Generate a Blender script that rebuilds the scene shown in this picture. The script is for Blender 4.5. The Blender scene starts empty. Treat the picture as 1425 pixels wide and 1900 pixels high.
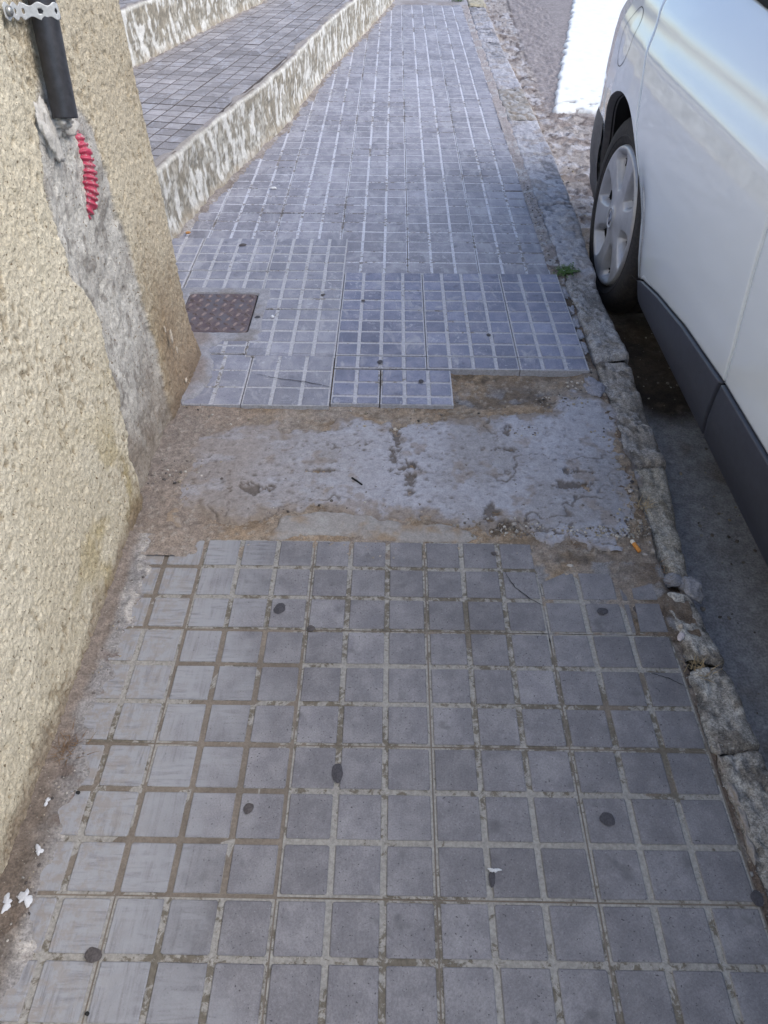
import bpy, bmesh, math, random
import numpy as np
from mathutils import Vector, Matrix
random.seed(7); rng = np.random.RandomState(11)
scene = bpy.context.scene
# ------------------------------------------------------------------ camera, sky, sun, exposure
FPX, PITCH, YAW, ROLL, H = 1286.17, 0.7914, -0.0085, 0.007, 1.042
CT, ST = math.cos(PITCH), math.sin(PITCH)
cam_d = bpy.data.cameras.new('camera'); cam = bpy.data.objects.new('camera', cam_d)
scene.collection.objects.link(cam); scene.camera = cam
cam_d.sensor_fit = 'VERTICAL'; cam_d.sensor_height = 36.0; cam_d.lens = 36.0 * FPX / 1900.0
cam_d.clip_start = 0.02; cam_d.clip_end = 500
cam.matrix_world = (Matrix.Translation((0, 0, H)) @ Matrix.Rotation(YAW * -1 * -1, 4, 'Z').inverted()
                    @ Matrix.Rotation(math.pi / 2 - PITCH, 4, 'X') @ Matrix.Rotation(ROLL, 4, 'Z'))
SUN_EL, SUN_AZ = math.radians(48), math.radians(104)      # azimuth from +y towards +x
world = bpy.data.worlds.new('World'); scene.world = world; world.use_nodes = True
wn = world.node_tree; bg = wn.nodes['Background']
sky = wn.nodes.new('ShaderNodeTexSky'); sky.sky_type = 'NISHITA'; sky.sun_disc = False
sky.sun_elevation = SUN_EL; sky.sun_rotation = SUN_AZ; sky.air_density = 1.0; sky.dust_density = 1.5; sky.ozone_density = 1.2
wn.links.new(sky.outputs[0], bg.inputs[0]); bg.inputs[1].default_value = 0.15
sl = bpy.data.lights.new('sun', 'SUN'); sl.energy = 1.15; sl.angle = math.radians(45); sl.color = (1.0, 0.93, 0.82)
so = bpy.data.objects.new('sun', sl); scene.collection.objects.link(so)
sd = Vector((math.sin(SUN_AZ) * math.cos(SUN_EL), math.cos(SUN_AZ) * math.cos(SUN_EL), math.sin(SUN_EL)))
so.rotation_euler = sd.to_track_quat('Z', 'Y').to_euler()
scene.view_settings.view_transform = 'Standard'; scene.view_settings.look = 'None'
scene.view_settings.gamma = 1; scene.view_settings.use_curve_mapping = False
scene.view_settings.exposure = 0.85
scene.render.engine = 'CYCLES'

# ------------------------------------------------------------------ helpers
def ray(u, v):
    a0, b0 = u - 712.5, v - 950
    c, s = math.cos(ROLL), math.sin(ROLL); a = c * a0 + s * b0; b = -s * a0 + c * b0
    yr = FPX * CT - b * ST; z = -FPX * ST - b * CT
    c, s = math.cos(YAW), math.sin(YAW)
    return (c * a + s * yr, -s * a + c * yr, z)
def G(u, v, z=0.0):            # surveyed ground position of a point of the photograph
    d = ray(u, v); t = (z - H) / d[2]; return (d[0] * t, d[1] * t)
def W(u, v, x=-0.52):          # surveyed position on the house wall: (y, z)
    d = ray(u, v); t = x / d[0]; return (d[1] * t, H + d[2] * t)

def hsh(ix, iy, seed):
    n = (ix.astype(np.int64) * 374761393 + iy.astype(np.int64) * 668265263 + seed * 974634777) & 0xffffffff
    n = ((n ^ (n >> 13)) * 1274126177) & 0xffffffff
    n = ((n ^ (n >> 16)) * 2246822519) & 0xffffffff
    return ((n ^ (n >> 15)) & 0xffffff) / float(0xffffff)
def vn(x, y, seed=0):
    ix, iy = np.floor(x), np.floor(y); fx, fy = x - ix, y - iy
    fx = fx * fx * (3 - 2 * fx); fy = fy * fy * (3 - 2 * fy)
    a = hsh(ix, iy, seed); b = hsh(ix + 1, iy, seed); c = hsh(ix, iy + 1, seed); d = hsh(ix + 1, iy + 1, seed)
    return ((a * (1 - fx) + b * fx) * (1 - fy) + (c * (1 - fx) + d * fx) * fy) * 2 - 1
def fbm(x, y, sc, seed=0, oct=4, g=0.5):
    r = 0; a = 1; t = 0; c, s = math.cos(.6), math.sin(.6)
    for i in range(oct):
        r = r + a * vn(x * sc, y * sc, seed + i * 17); t += a; a *= g; sc *= 2.03
        x, y = c * x - s * y + 3.1, s * x + c * y + 1.7
    return r / t
def worley(x, y, sc, seed=0):
    x = x * sc; y = y * sc; ix, iy = np.floor(x), np.floor(y)
    f1 = np.full(np.shape(x), 9.); f2 = f1.copy(); idv = np.zeros(np.shape(x))
    for dx in (-1, 0, 1):
        for dy in (-1, 0, 1):
            cx, cy = ix + dx, iy + dy
            px = cx + hsh(cx, cy, seed); py = cy + hsh(cx, cy, seed + 5)
            d = np.hypot(px - x, py - y); k = hsh(cx, cy, seed + 9)
            m = d < f1; f2 = np.where(m, f1, np.minimum(f2, d)); idv = np.where(m, k, idv); f1 = np.where(m, d, f1)
    return f1, f2, idv
def ss(a, b, x):
    t = np.clip((x - a) / (b - a), 0, 1); return t * t * (3 - 2 * t)
def mixc(c, m, col):
    m = np.clip(m, 0, 1)[..., None]; return c * (1 - m) + np.array(col) * m
def full(shape, col): return np.zeros(tuple(shape) + (3,)) + np.array(col, float)

COL = scene.collection
def tag(o, label=None, cat=None, group=None, kind=None):
    if label: o['label'] = label
    if cat: o['category'] = cat
    if group: o['group'] = group
    if kind: o['kind'] = kind
    return o
def empty(name, loc=(0, 0, 0), rz=0):
    o = bpy.data.objects.new(name, None); COL.objects.link(o); o.location = loc; o.rotation_euler = (0, 0, rz)
    o.empty_display_size = .05
    return o
def link(name, me, parent=None, mat=None, loc=None):
    o = bpy.data.objects.new(name, me); COL.objects.link(o)
    if parent is not None: o.parent = parent
    if mat is not None and not me.materials: me.materials.append(mat)
    if loc is not None: o.location = loc
    return o
def mesh_np(name, V, F, col=None, attrs=None, smooth=True, mat=None):
    V = np.asarray(V, float).reshape(-1, 3); F = np.asarray(F, int)
    me = bpy.data.meshes.new(name); n = len(F); k = F.shape[1]
    me.vertices.add(len(V)); me.vertices.foreach_set('co', V.astype(np.float32).ravel())
    me.loops.add(n * k); me.loops.foreach_set('vertex_index', F.ravel().astype(np.int32))
    me.polygons.add(n); me.polygons.foreach_set('loop_start', np.arange(0, n * k, k, dtype=np.int32))
    if smooth: me.polygons.foreach_set('use_smooth', np.ones(n, bool))
    me.update(calc_edges=True)
    if col is not None:
        a = me.color_attributes.new('Col', 'FLOAT_COLOR', 'POINT')
        c = np.ones((len(V), 4), np.float32); c[:, :3] = np.clip(np.asarray(col).reshape(-1, 3), 0.005, 0.9); a.data.foreach_set('color', c.ravel())
    for nm, arr in (attrs or {}).items():
        a = me.attributes.new(nm, 'FLOAT', 'POINT'); a.data.foreach_set('value', np.asarray(arr, np.float32).ravel())
    if mat: me.materials.append(mat)
    return me
def grid_faces(nu, nv, off=0, close_u=False):
    i, j = np.meshgrid(np.arange(nu if close_u else nu - 1), np.arange(nv - 1), indexing='ij')
    i2 = (i + 1) % nu
    return np.stack([i * nv + j, i2 * nv + j, i2 * nv + j + 1, i * nv + j + 1], -1).reshape(-1, 4) + off
def axis(*segs):               # (start, end, step) runs joined into one coordinate list
    out = []
    for a, b, s in segs: out.append(np.arange(a, b - s * .4, s))
    out.append([segs[-1][1]]); return np.concatenate(out)
def py_mesh(name, V, F, mat=None, smooth=False):
    me = bpy.data.meshes.new(name); me.from_pydata([tuple(v) for v in V], [], F)
    if smooth: me.polygons.foreach_set('use_smooth', [True] * len(F))
    me.update()
    if mat: me.materials.append(mat)
    return me
def bm_mesh(name, bm, mat=None, smooth=False):
    me = bpy.data.meshes.new(name); bm.to_mesh(me); bm.free()
    if smooth: me.polygons.foreach_set('use_smooth', [True] * len(me.polygons))
    if mat: me.materials.append(mat)
    return me
def tube(pts, radii, n=12, cap=True):
    pts = [Vector(p) for p in pts]; V = []; F = []
    if not hasattr(radii, '__len__'): radii = [radii] * len(pts)
    up = Vector((0.13, 0.2, 0.97))
    for i, p in enumerate(pts):
        d = (pts[min(i + 1, len(pts) - 1)] - pts[max(i - 1, 0)]).normalized()
        a = d.cross(up).normalized(); b = d.cross(a)
        for k in range(n):
            t = 2 * math.pi * k / n; V.append(p + (a * math.cos(t) + b * math.sin(t)) * radii[i])
    for i in range(len(pts) - 1):
        for k in range(n):
            F.append((i * n + k, i * n + (k + 1) % n, (i + 1) * n + (k + 1) % n, (i + 1) * n + k))
    if cap: F.append(tuple(range(n))[::-1]); F.append(tuple((len(pts) - 1) * n + k for k in range(n)))
    return V, F

# ------------------------------------------------------------------ node material helper
class NB:
    def __init__(s, name):
        s.m = bpy.data.materials.new(name); s.m.use_nodes = True; s.t = s.m.node_tree; s.n = s.t.nodes
        s.b = s.n['Principled BSDF']
    def new(s, t): return s.n.new(t)
    def put(s, sock, v):
        if isinstance(v, (int, float)): sock.default_value = v
        elif isinstance(v, (tuple, list)): sock.default_value = tuple(v) + ((1,) if len(v) == 3 and sock.type == 'RGBA' else ())
        else: s.t.links.new(v, sock)
    def pos(s): return s.new('ShaderNodeNewGeometry').outputs['Position']
    def obj(s): return s.new('ShaderNodeTexCoord').outputs['Object']
    def attr(s, nm, fac=True):
        a = s.new('ShaderNodeAttribute'); a.attribute_name = nm; return a.outputs['Fac' if fac else 'Color']
    def rnd(s): return s.new('ShaderNodeObjectInfo').outputs['Random']
    def mapv(s, v, sc=(1, 1, 1), rot=(0, 0, 0), loc=(0, 0, 0)):
        m = s.new('ShaderNodeMapping'); s.put(m.inputs[0], v); m.inputs[1].default_value = loc; m.inputs[2].default_value = rot; m.inputs[3].default_value = sc
        return m.outputs[0]
    def noise(s, v, sc, det=3, rough=.55, dist=0):
        t = s.new('ShaderNodeTexNoise'); s.put(t.inputs['Vector'], v); s.put(t.inputs['Scale'], sc)
        t.inputs['Detail'].default_value = det; t.inputs['Roughness'].default_value = rough; t.inputs['Distortion'].default_value = dist
        return t.outputs[0]
    def vor(s, v, sc):
        t = s.new('ShaderNodeTexVoronoi'); s.put(t.inputs['Vector'], v); t.inputs['Scale'].default_value = sc; return t.outputs['Distance']
    def rng(s, v, a, b, lo=0, hi=1):
        t = s.new('ShaderNodeMapRange'); t.interpolation_type = 'SMOOTHSTEP'; s.put(t.inputs[0], v)
        for i, q in zip((1, 2, 3, 4), (a, b, lo, hi)): s.put(t.inputs[i], q)
        return t.outputs[0]
    def op(s, o, a, b=0):
        t = s.new('ShaderNodeMath'); t.operation = o; s.put(t.inputs[0], a); s.put(t.inputs[1], b); return t.outputs[0]
    def mix(s, f, a, b, mode='MIX'):
        t = s.new('ShaderNodeMix'); t.data_type = 'RGBA'; t.blend_type = mode
        s.put(t.inputs[0], f); s.put(t.inputs[6], a); s.put(t.inputs[7], b); return t.outputs[2]
    def sep(s, v, i):
        t = s.new('ShaderNodeSeparateXYZ'); s.put(t.inputs[0], v); return t.outputs[i]
    def scale(s, c, v):            # multiply a colour by a value
        t = s.new('ShaderNodeVectorMath'); t.operation = 'SCALE'; s.put(t.inputs[0], c); s.put(t.inputs['Scale'], v); return t.outputs[0]
    def bump(s, h, dist, strength=1.0, prev=None):
        t = s.new('ShaderNodeBump'); t.inputs['Strength'].default_value = strength; t.inputs['Distance'].default_value = dist
        s.put(t.inputs['Height'], h)
        if prev is not None: s.put(t.inputs['Normal'], prev)
        return t.outputs[0]
    def out(s, col, rough=.85, normal=None, spec=None, metal=None):
        s.put(s.b.inputs['Base Color'], col); s.put(s.b.inputs['Roughness'], rough)
        if normal is not None: s.put(s.b.inputs['Normal'], normal)
        if spec is not None: s.put(s.b.inputs['Specular IOR Level'], spec)
        if metal is not None: s.b.inputs['Metallic'].default_value = metal
        return s.m

def rough_mat(name, sc1=220, d1=.0012, sc2=60, d2=.002, var=.25, rough=.9, spk=None):
    """albedo from the mesh's own colour attribute, grain and fine relief from noise"""
    b = NB(name); p = b.pos(); n1 = b.noise(p, sc1, 3, .65); n2 = b.noise(p, sc2, 4, .6)
    c = b.attr('Col', False)
    c = b.scale(c, b.rng(n1, .25, .75, 1 - var, 1 + var)); c = b.scale(c, b.rng(n2, .3, .7, 1 - var * .6, 1 + var * .6))
    if spk: c = b.mix(b.rng(b.noise(p, spk[0], 2, .5), spk[1], spk[1] + .06), c, spk[2])
    nn = b.bump(n2, d2, 1.0); nn = b.bump(n1, d1, 1.0, nn)
    return b.out(c, rough, nn, .3)
def plain(name, col, rough=.6, var=.12, sc=80, bump=.0004, metal=0, spec=.4):
    b = NB(name); p = b.obj(); n = b.noise(p, sc, 4, .6)
    c = b.scale(col, b.rng(n, .3, .7, 1 - var, 1 + var))
    return b.out(c, rough, b.bump(n, bump), spec, metal)
def tile_mat(name, pad, pad2, grout, dirt, smear=None, tone=.10, white=0.0, dirt_lo=.5, speck=.30, gsc=1.0):
    b = NB(name); p = b.pos(); g = b.attr('groove'); r = b.rnd()
    fine = b.noise(p, 420, 3, .7); mid = b.noise(p, 26, 5, .62); big = b.noise(p, 5, 3, .5)
    c = b.mix(b.rng(mid, .35, .68), pad, pad2)
    c = b.scale(c, b.op('ADD', b.op('MULTIPLY', r, .16), .92))
    wn_ = b.new('ShaderNodeTexWhiteNoise'); wn_.noise_dimensions = '2D'; cv = b.new('ShaderNodeCombineXYZ'); b.put(cv.inputs[0], b.attr('padtone')); b.put(cv.inputs[1], r); b.put(wn_.inputs['Vector'], cv.outputs[0])
    c = b.scale(c, b.op('ADD', b.op('MULTIPLY', b.op('POWER', wn_.outputs[0], 1.6), tone * 2), 1 - tone * .7))
    c = b.scale(c, b.rng(fine, .25, .75, 1 - speck * .6, 1 + speck * .6))
    c = b.scale(c, b.rng(big, .3, .7, .88, 1.1))
    dots = b.noise(p, 300, 1, .4); c = b.mix(b.rng(dots, .70, .76), c, tuple(k * .45 for k in pad))
    c = b.mix(b.rng(b.noise(b.mapv(p, loc=(5, 3, 1)), 330, 1, .4), .74, .79, 0, .6), c, (.36, .36, .38))
    stain = b.noise(b.mapv(p, loc=(9, 2, 0)), 17, 3, .6); c = b.mix(b.rng(stain, .60, .74, 0, .6), c, tuple(k * .55 for k in pad))
    if white:     # thin veils of cement left on the pads, in brushed strokes
        w1 = b.noise(b.mapv(p, (1.4, .6, 1), (0, 0, .5)), 14, 6, .66, .8)
        c = b.mix(b.rng(w1, .56 - .06 * white, .70, 0, .85), c, (.40, .40, .44))
        w2 = b.noise(b.mapv(p, (1, 1, 1), (0, 0, 1.1), (4, 2, 0)), 34, 5, .7, 1.5); c = b.mix(b.op('MULTIPLY', b.rng(w2, .56, .66, 0, .7), b.rng(b.noise(p, 3.5, 2, .5), .42, .58)), c, (.50, .51, .56))
    if smear:
        x = b.sep(p, 0); y = b.sep(p, 1)
        st = b.noise(b.mapv(p, (150, 12, 1), (0, 0, .25)), 1, 4, .6, .6)
        st2 = b.noise(b.mapv(p, (16, 140, 1), (0, 0, -.3)), 1, 4, .6, .5)
        pk = b.noise(p, 11, 3, .6)
        st = b.mix(b.rng(pk, .42, .58), st, st2)
        m = b.op('ADD', b.rng(x, -.46, -.08, 1, 0), b.op('MULTIPLY', b.op('SUBTRACT', pk, .5), 1.3))
        m = b.op('MULTIPLY', b.rng(m, .1, .85), b.rng(st, .3, .56, .25, 1))
        c = b.mix(m, c, (.33, .335, .355))
        c = b.mix(b.op('MULTIPLY', b.rng(x, -.47, -.30, .8, 0), b.rng(b.noise(p, 60, 5, .7), .42, .6)), c, (.29, .26, .235))
    gn = b.noise(b.mapv(p, loc=(3, 7, 0)), 62 * gsc, 5, .72, .5); gb = b.noise(b.mapv(p, loc=(1, 8, 0)), 4.5, 3, .5)
    gc = b.mix(b.rng(b.op('ADD', gn, b.op('MULTIPLY', b.op('SUBTRACT', gb, .5), .9)), dirt_lo - .01, dirt_lo + .07), grout, dirt)
    gc = b.scale(gc, b.rng(b.noise(p, 190, 4, .7), .25, .75, .72, 1.2))
    gm = b.op('ADD', g, b.op('MULTIPLY', b.op('SUBTRACT', b.noise(p, 150, 4, .7), .5), .5))
    c = b.mix(b.rng(gm, .52, .66), c, gc)
    nn = b.bump(mid, .0015, .6); nn = b.bump(gn, .0018, .7, nn); nn = b.bump(fine, .0006, .8, nn)
    return b.out(c, b.rng(mid, .3, .7, .62, .85), nn, .35)

M = {}
M['tile_near'] = tile_mat('weathered grey paving', (.180, .174, .188), (.245, .238, .250), (.335, .32, .295), (.165, .145, .115), smear=True, dirt_lo=.53, tone=.09)
M['tile_mid'] = tile_mat('blue grey paving', (.195, .21, .29), (.275, .285, .365), (.46, .46, .50), (.24, .22, .20), white=.5, dirt_lo=.66, tone=.16)
M['tile_midleft'] = tile_mat('worn paving', (.235, .24, .29), (.30, .305, .35), (.47, .47, .50), (.24, .22, .20), white=1.0, dirt_lo=.62)
M['tile_far'] = tile_mat('pale washed paving', (.235, .235, .275), (.315, .315, .36), (.56, .57, .63), (.24, .22, .215), white=1.7, dirt_lo=.545)
M['tile_terrace'] = tile_mat('terrace paving', (.255, .24, .245), (.34, .325, .335), (.11, .095, .09), (.15, .12, .10), white=.7, dirt_lo=.6, tone=.28)
M['concrete'] = rough_mat('trowelled cement', 260, .0008, 70, .0012, .16)
M['patch'] = rough_mat('scarred cement', 260, .0009, 75, .0014, .15, spk=(95, .68, (.15, .13, .12)))
M['dirt'] = rough_mat('sandy dirt', 300, .0022, 90, .003, .30, spk=(330, .68, (.42, .38, .32)))
M['kerbstone'] = rough_mat('rough kerb stone', 330, .0022, 120, .003, .45, spk=(260, .66, (.50, .49, .47)))
M['kerb_far'] = rough_mat('pale kerb stone', 300, .0015, 80, .003, .25)
M['stucco'] = rough_mat('roughcast render', 330, .0022, 150, .0030, .20, spk=(190, .640, (.21, .165, .105)))
M['whitewash'] = rough_mat('flaking whitewash', 260, .0015, 60, .002, .15)
M['road'] = rough_mat('worn road', 200, .002, 55, .004, .28)
M['pebble'] = rough_mat('pebbles', 300, .0006, 90, .0006, .2, rough=.8)
M['dark_gap'] = plain('dark gap', (.02, .018, .016), .95)
M['gum'] = plain('trodden gum', (.065, .062, .07), .75, .3, 300)
M['gum_brown'] = plain('brown gum', (.085, .075, .075), .8, .3, 300)
M['dropping'] = plain('white dropping', (.60, .61, .63), .7, .1, 300)
M['paint_mark'] = rough_mat('white road paint', 200, .0005, 20, .001, .03)

# ------------------------------------------------------------------ tiles
PT_ = []
def pad_faces(V, F, A, x0, x1, y0, y1, z0, z1, bev, ch):
    """one raised pad with chamfered corners: 8-gon foot, 8-gon top"""
    def ring(x0, x1, y0, y1, c, z, jit):
        pts = [(x0 + c, y0), (x1 - c, y0), (x1, y0 + c), (x1, y1 - c), (x1 - c, y1), (x0 + c, y1), (x0, y1 - c), (x0, y0 + c)]
        return [(px + random.uniform(-jit, jit), py + random.uniform(-jit, jit), z) for px, py in pts]
    o = len(V); V += ring(x0, x1, y0, y1, ch, z0, .0002); A += [1.0] * 8
    V += ring(x0 + bev * .6, x1 - bev * .6, y0 + bev * .6, y1 - bev * .6, ch * .9, z1 - (z1 - z0) * .3, .0004); A += [.45] * 8
    V += ring(x0 + bev * 1.5, x1 - bev * 1.5, y0 + bev * 1.5, y1 - bev * 1.5, ch * .8, z1, .0004); A += [0.0] * 8
    for r in (0, 8):
        for k in range(8): F.append((o + r + k, o + r + (k + 1) % 8, o + r + 8 + (k + 1) % 8, o + r + 8 + k))
    F.append(tuple(o + 16 + k for k in range(8))); PT_.append((o, o + 24, random.random()))
def tile_mesh(name, nx, ny, px, py, gx, gy, mat, dep=.003, thick=.03, gap=.0012, x1=None, y0=None, bev=.0014, ch=.0022):
    """nx*ny pads of pitch px,py; origin at the tile's low corner, top at 0. x1: cut-off width; y0: cut off the near side"""
    Wd, Hd = nx * px, ny * py; xe = x1 if x1 else Wd; ys = y0 if y0 else 0
    V = []; F = []; A = []; PT_.clear()
    def box(a, b, c, d, zb, zt):
        o = len(V)
        for z in (zb, zt):
            for x, y in ((a, c), (b, c), (b, d), (a, d)): V.append((x, y, z)); A.append(1.0)
        F.extend([(o + 4, o + 5, o + 6, o + 7), (o, o + 1, o + 5, o + 4), (o + 1, o + 2, o + 6, o + 5), (o + 2, o + 3, o + 7, o + 6), (o + 3, o, o + 4, o + 7)])
    box(gap, xe - gap, ys + gap, Hd - gap, -thick, -dep)
    for i in range(nx):
        for j in range(ny):
            a, b = i * px + gx / 2, min((i + 1) * px - gx / 2, xe - gap * 1.5); c, d = max(j * py + gy / 2, ys + gap * 1.5), (j + 1) * py - gy / 2
            if b - a < .012 or d - c < .012: continue
            pad_faces(V, F, A, a, b, c, d, -dep - .0005, random.uniform(-.0005, .0004), bev, ch * random.uniform(.25, 1.2))
    me = bpy.data.meshes.new(name); me.from_pydata(V, [], F); me.update()
    at = me.attributes.new('groove', 'FLOAT', 'POINT'); at.data.foreach_set('value', np.array(A, np.float32))
    pt = np.full(len(V), .5, np.float32)
    for a, b, v in PT_: pt[a:b] = v
    me.attributes.new('padtone', 'FLOAT', 'POINT').data.foreach_set('value', pt)
    me.materials.append(mat); return me
def tilt(o, amp=.0016, dz=.0012, rz=.0018):
    o.rotation_euler = (random.uniform(-amp, amp), random.uniform(-amp, amp), o.rotation_euler[2] + random.uniform(-rz, rz))
    o.location.z += random.uniform(-dz, dz * .4)

pavement = tag(empty('pavement', (0, 1, 0)), kind='structure')
def put_tile(me, x, y, z=0.0, parent=pavement, amp=.002, rz=0.0, label=None):
    o = bpy.data.objects.new('paving_tile', me); COL.objects.link(o); o.parent = parent
    o.matrix_parent_inverse = Matrix.Translation(-parent.location)
    o.location = (x, y, z); o.rotation_euler = (0, 0, rz); tilt(o, amp)
    if label: o['label'] = label
    return o
PN = .22 / 3
near_v = [tile_mesh('near_tile', 3, 3, PN, PN, .0082, .0076, M['tile_near'], dep=.0026, bev=.0013, ch=.0022) for _ in range(5)]
for i in range(5):
    for j in range(8):
        x, y = .0733 + (i - 3) * .22, .949 - (j + 1) * .22
        if i == 4 and j == 0: continue
        put_tile(random.choice(near_v), x, y, -.001, amp=.0014)
# broken corner tile of the first row: cut with planes, in two pieces
def cut_tile(src, planes, name):
    bm = bmesh.new(); bm.from_mesh(src)
    for co, no in planes:
        bmesh.ops.bisect_plane(bm, geom=bm.verts[:] + bm.edges[:] + bm.faces[:], plane_co=co, plane_no=no, clear_outer=True)
        ed = [e for e in bm.edges if e.is_boundary]
        try: bmesh.ops.edgeloop_fill(bm, edges=ed)
        except Exception: pass
    me = bpy.data.meshes.new(name); bm.to_mesh(me); bm.free()
    if not me.materials: me.materials.append(src.materials[0])
    return me
bx, by = .2933, .729
def L2(u, v): g = G(u, v); return Vector((g[0] - bx, g[1] - by, 0))
def cutline(p, q, flip=1):
    d = (q - p).normalized(); return (p, Vector((-d.y, d.x, 0)) * flip)
pa, pb, pc, pd_ = L2(1010, 1078), L2(1052, 1060), L2(1128, 1063), L2(1166, 1108)
me = cut_tile(near_v[0], [cutline(pa, pb), cutline(pb, pc), cutline(pc, pd_), cutline(L2(1164, 1108), L2(1182, 1178))], 'broken_tile')
put_tile(me, bx, by, -.0015, label='paving tile with its far corners broken away')
me = cut_tile(near_v[1], [cutline(L2(1187, 1178), L2(1173, 1105)), cutline(L2(1172, 1092), L2(1236, 1077))], 'broken_piece')
o = put_tile(me, bx + .004, by + .001, -.0015, label='sunken corner piece cracked off a paving tile'); o.rotation_euler = (0.004, 0.008, .01)

# raised middle slab, small pads
PX, PY = .0615, .0603
mid_v = [tile_mesh('mid_tile', 4, 4, PX, PY, 0.0090, .0084, M['tile_mid'], dep=.0024) for _ in range(4)]
mid_l = [tile_mesh('mid_tile_left', 4, 4, PX, PY, .0094, .0082, M['tile_midleft'], dep=.002) for _ in range(3)]
XM = [-.148 - 2 * .246, -.148 - .246, -.148, .098, .344]
for r, y in enumerate((1.860, 1.619)):
    for i, x in enumerate(XM):
        if i == 0 and r == 1: continue
        if i == 0: continue
        if i == 4: me = tile_mesh('mid_tile_cut', 3, 4, PX, PY, 0.0090, .0084, M['tile_mid'], dep=.0024)
        else: me = random.choice(mid_l if i < 2 else mid_v)
        put_tile(me, x, y, .007)
for i, x in enumerate(XM[:4]):     # extra row beside the step
    if i > 1: break
    put_tile(random.choice(mid_l), x - .002, 2.103, .006)
for i, x in enumerate(XM):         # last cut row and the pieces in front
    if i >= 2: put_tile(tile_mesh('mid_tile_strip', 3 if i == 4 else 4, 1, PX, PY, 0.0090, .0084, M['tile_mid'], dep=.0024, thick=.028), x, 1.5585, .007)
    elif i == 1: put_tile(tile_mesh('mid_tile_strip', 4, 1, PX, PY * .8, .0094, .0082, M['tile_midleft'], dep=.002, thick=.028), x, 1.625 - .018, .006)
put_tile(tile_mesh('slab_piece', 2, 3, PX, PY, 0.0090, .0084, M['tile_mid'], y0=.028, thick=.028), -.148, 1.5565 - 3 * PY, .006)
put_tile(tile_mesh('slab_piece', 3, 3, PX, PY, 0.0090, .0084, M['tile_mid'], y0=.026, thick=.028), -.024, 1.5555 - 3 * PY, .007)
old = tile_mesh('old_tile', 3, 3, PN, .0755, .0085, .005, M['tile_midleft'], dep=.0018, thick=.028)
crk_tile = put_tile(old, -.370, 1.392, .005, label='worn paving tile with a long crack across it')
put_tile(tile_mesh('old_tile_cut', 2, 3, PN, .0755, .0085, .005, M['tile_midleft'], dep=.0014, thick=.028), -.370 - 2 * PN - .001, 1.394, .003, amp=.003)

# far stretch
PF, PG = .0765, .0775
far_v = [tile_mesh('far_tile', 3, 3, PF, PG, .0082, .0078, M['tile_far'], dep=.002) for _ in range(4)]
base_line = np.array([(-.93, 1.4), (-.80, 2.1), (-.754, 2.371), (-.641, 2.955), (-.512, 3.547), (-.365, 4.566), (-.069, 6.244), (.02, 6.75), (.30, 8.3)])
def xbase(y): return np.interp(y, base_line[:, 1], base_line[:, 0])
for j in range(19):
    y = 2.108 + j * 3 * PG
    for i in range(-4, 2):
        x = .054 + i * 3 * PF
        if y < 2.3 and i < -1: continue
        if x + 3 * PF < xbase(y + .3) + .01: continue
        if i == 2: me = tile_mesh('far_tile_cut', 1, 3, PF * .85, PG, .010, .0075, M['tile_far'], dep=.002) if j % 3 == 0 else mfc
        else: me = random.choice(far_v)
        if i == 2: mfc = me
        xx = max(x, -1) if i != -1 or y > 2.3 else x
        put_tile(me, xx, y, -.001 + .0, amp=.0016)

# small cracks in tiles
def crack(pts, w, z, parent, name='crack'):
    P = [G(*p) for p in pts]; q = []
    for a, b in zip(P[:-1], P[1:]):
        for t in np.linspace(0, 1, 7)[:-1]: q.append((a[0] + (b[0] - a[0]) * t + random.uniform(-.0012, .0012), a[1] + (b[1] - a[1]) * t + random.uniform(-.0012, .0012)))
    q.append(P[-1]); V = []; F = []; n = len(q)
    for i, (x, y) in enumerate(q):
        k = w * (1 - abs(2 * i / (n - 1) - 1) ** 3 * .8) * random.uniform(.6, 1.2)
        d = Vector((q[min(i + 1, n - 1)][0] - q[max(i - 1, 0)][0], q[min(i + 1, n - 1)][1] - q[max(i - 1, 0)][1])).normalized()
        V += [(x - d.y * k, y + d.x * k, z), (x + d.y * k, y - d.x * k, z)]
        if i: F.append((2 * i - 2, 2 * i - 1, 2 * i + 1, 2 * i))
    o = link(name, py_mesh(name, V, F, M['dark_gap']), parent); o.matrix_parent_inverse = Matrix.Translation(-parent.location) if parent is pavement else parent.matrix_basis.inverted()
    return o
put_tile(random.choice(mid_l), XM[0] - .003, 2.103, .005); put_tile(random.choice(mid_l), XM[0] - .25, 2.100, .004); put_tile(random.choice(mid_l), XM[0] - .25, 1.858, .004)
put_tile(tile_mesh('mid_tile_cut', 4, 3, PX, PY, .0094, .0082, M['tile_midleft'], dep=.002, y0=.03), XM[0], 1.922, .005)
put_tile(tile_mesh('mid_tile_strip', 4, 2, PX, PY, .0094, .0082, M['tile_midleft'], dep=.002, y0=.02), XM[0], 1.603, .005)
crack([(935, 1058), (955, 1090), (985, 1112), (1008, 1124)], .0009, .0006, pavement)
crack([(472, 697), (520, 707), (565, 712), (618, 723)], .0011, .0070, pavement)
crack([(1207, 1249), (1240, 1258), (1270, 1273)], .0008, .0006, pavement)

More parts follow.
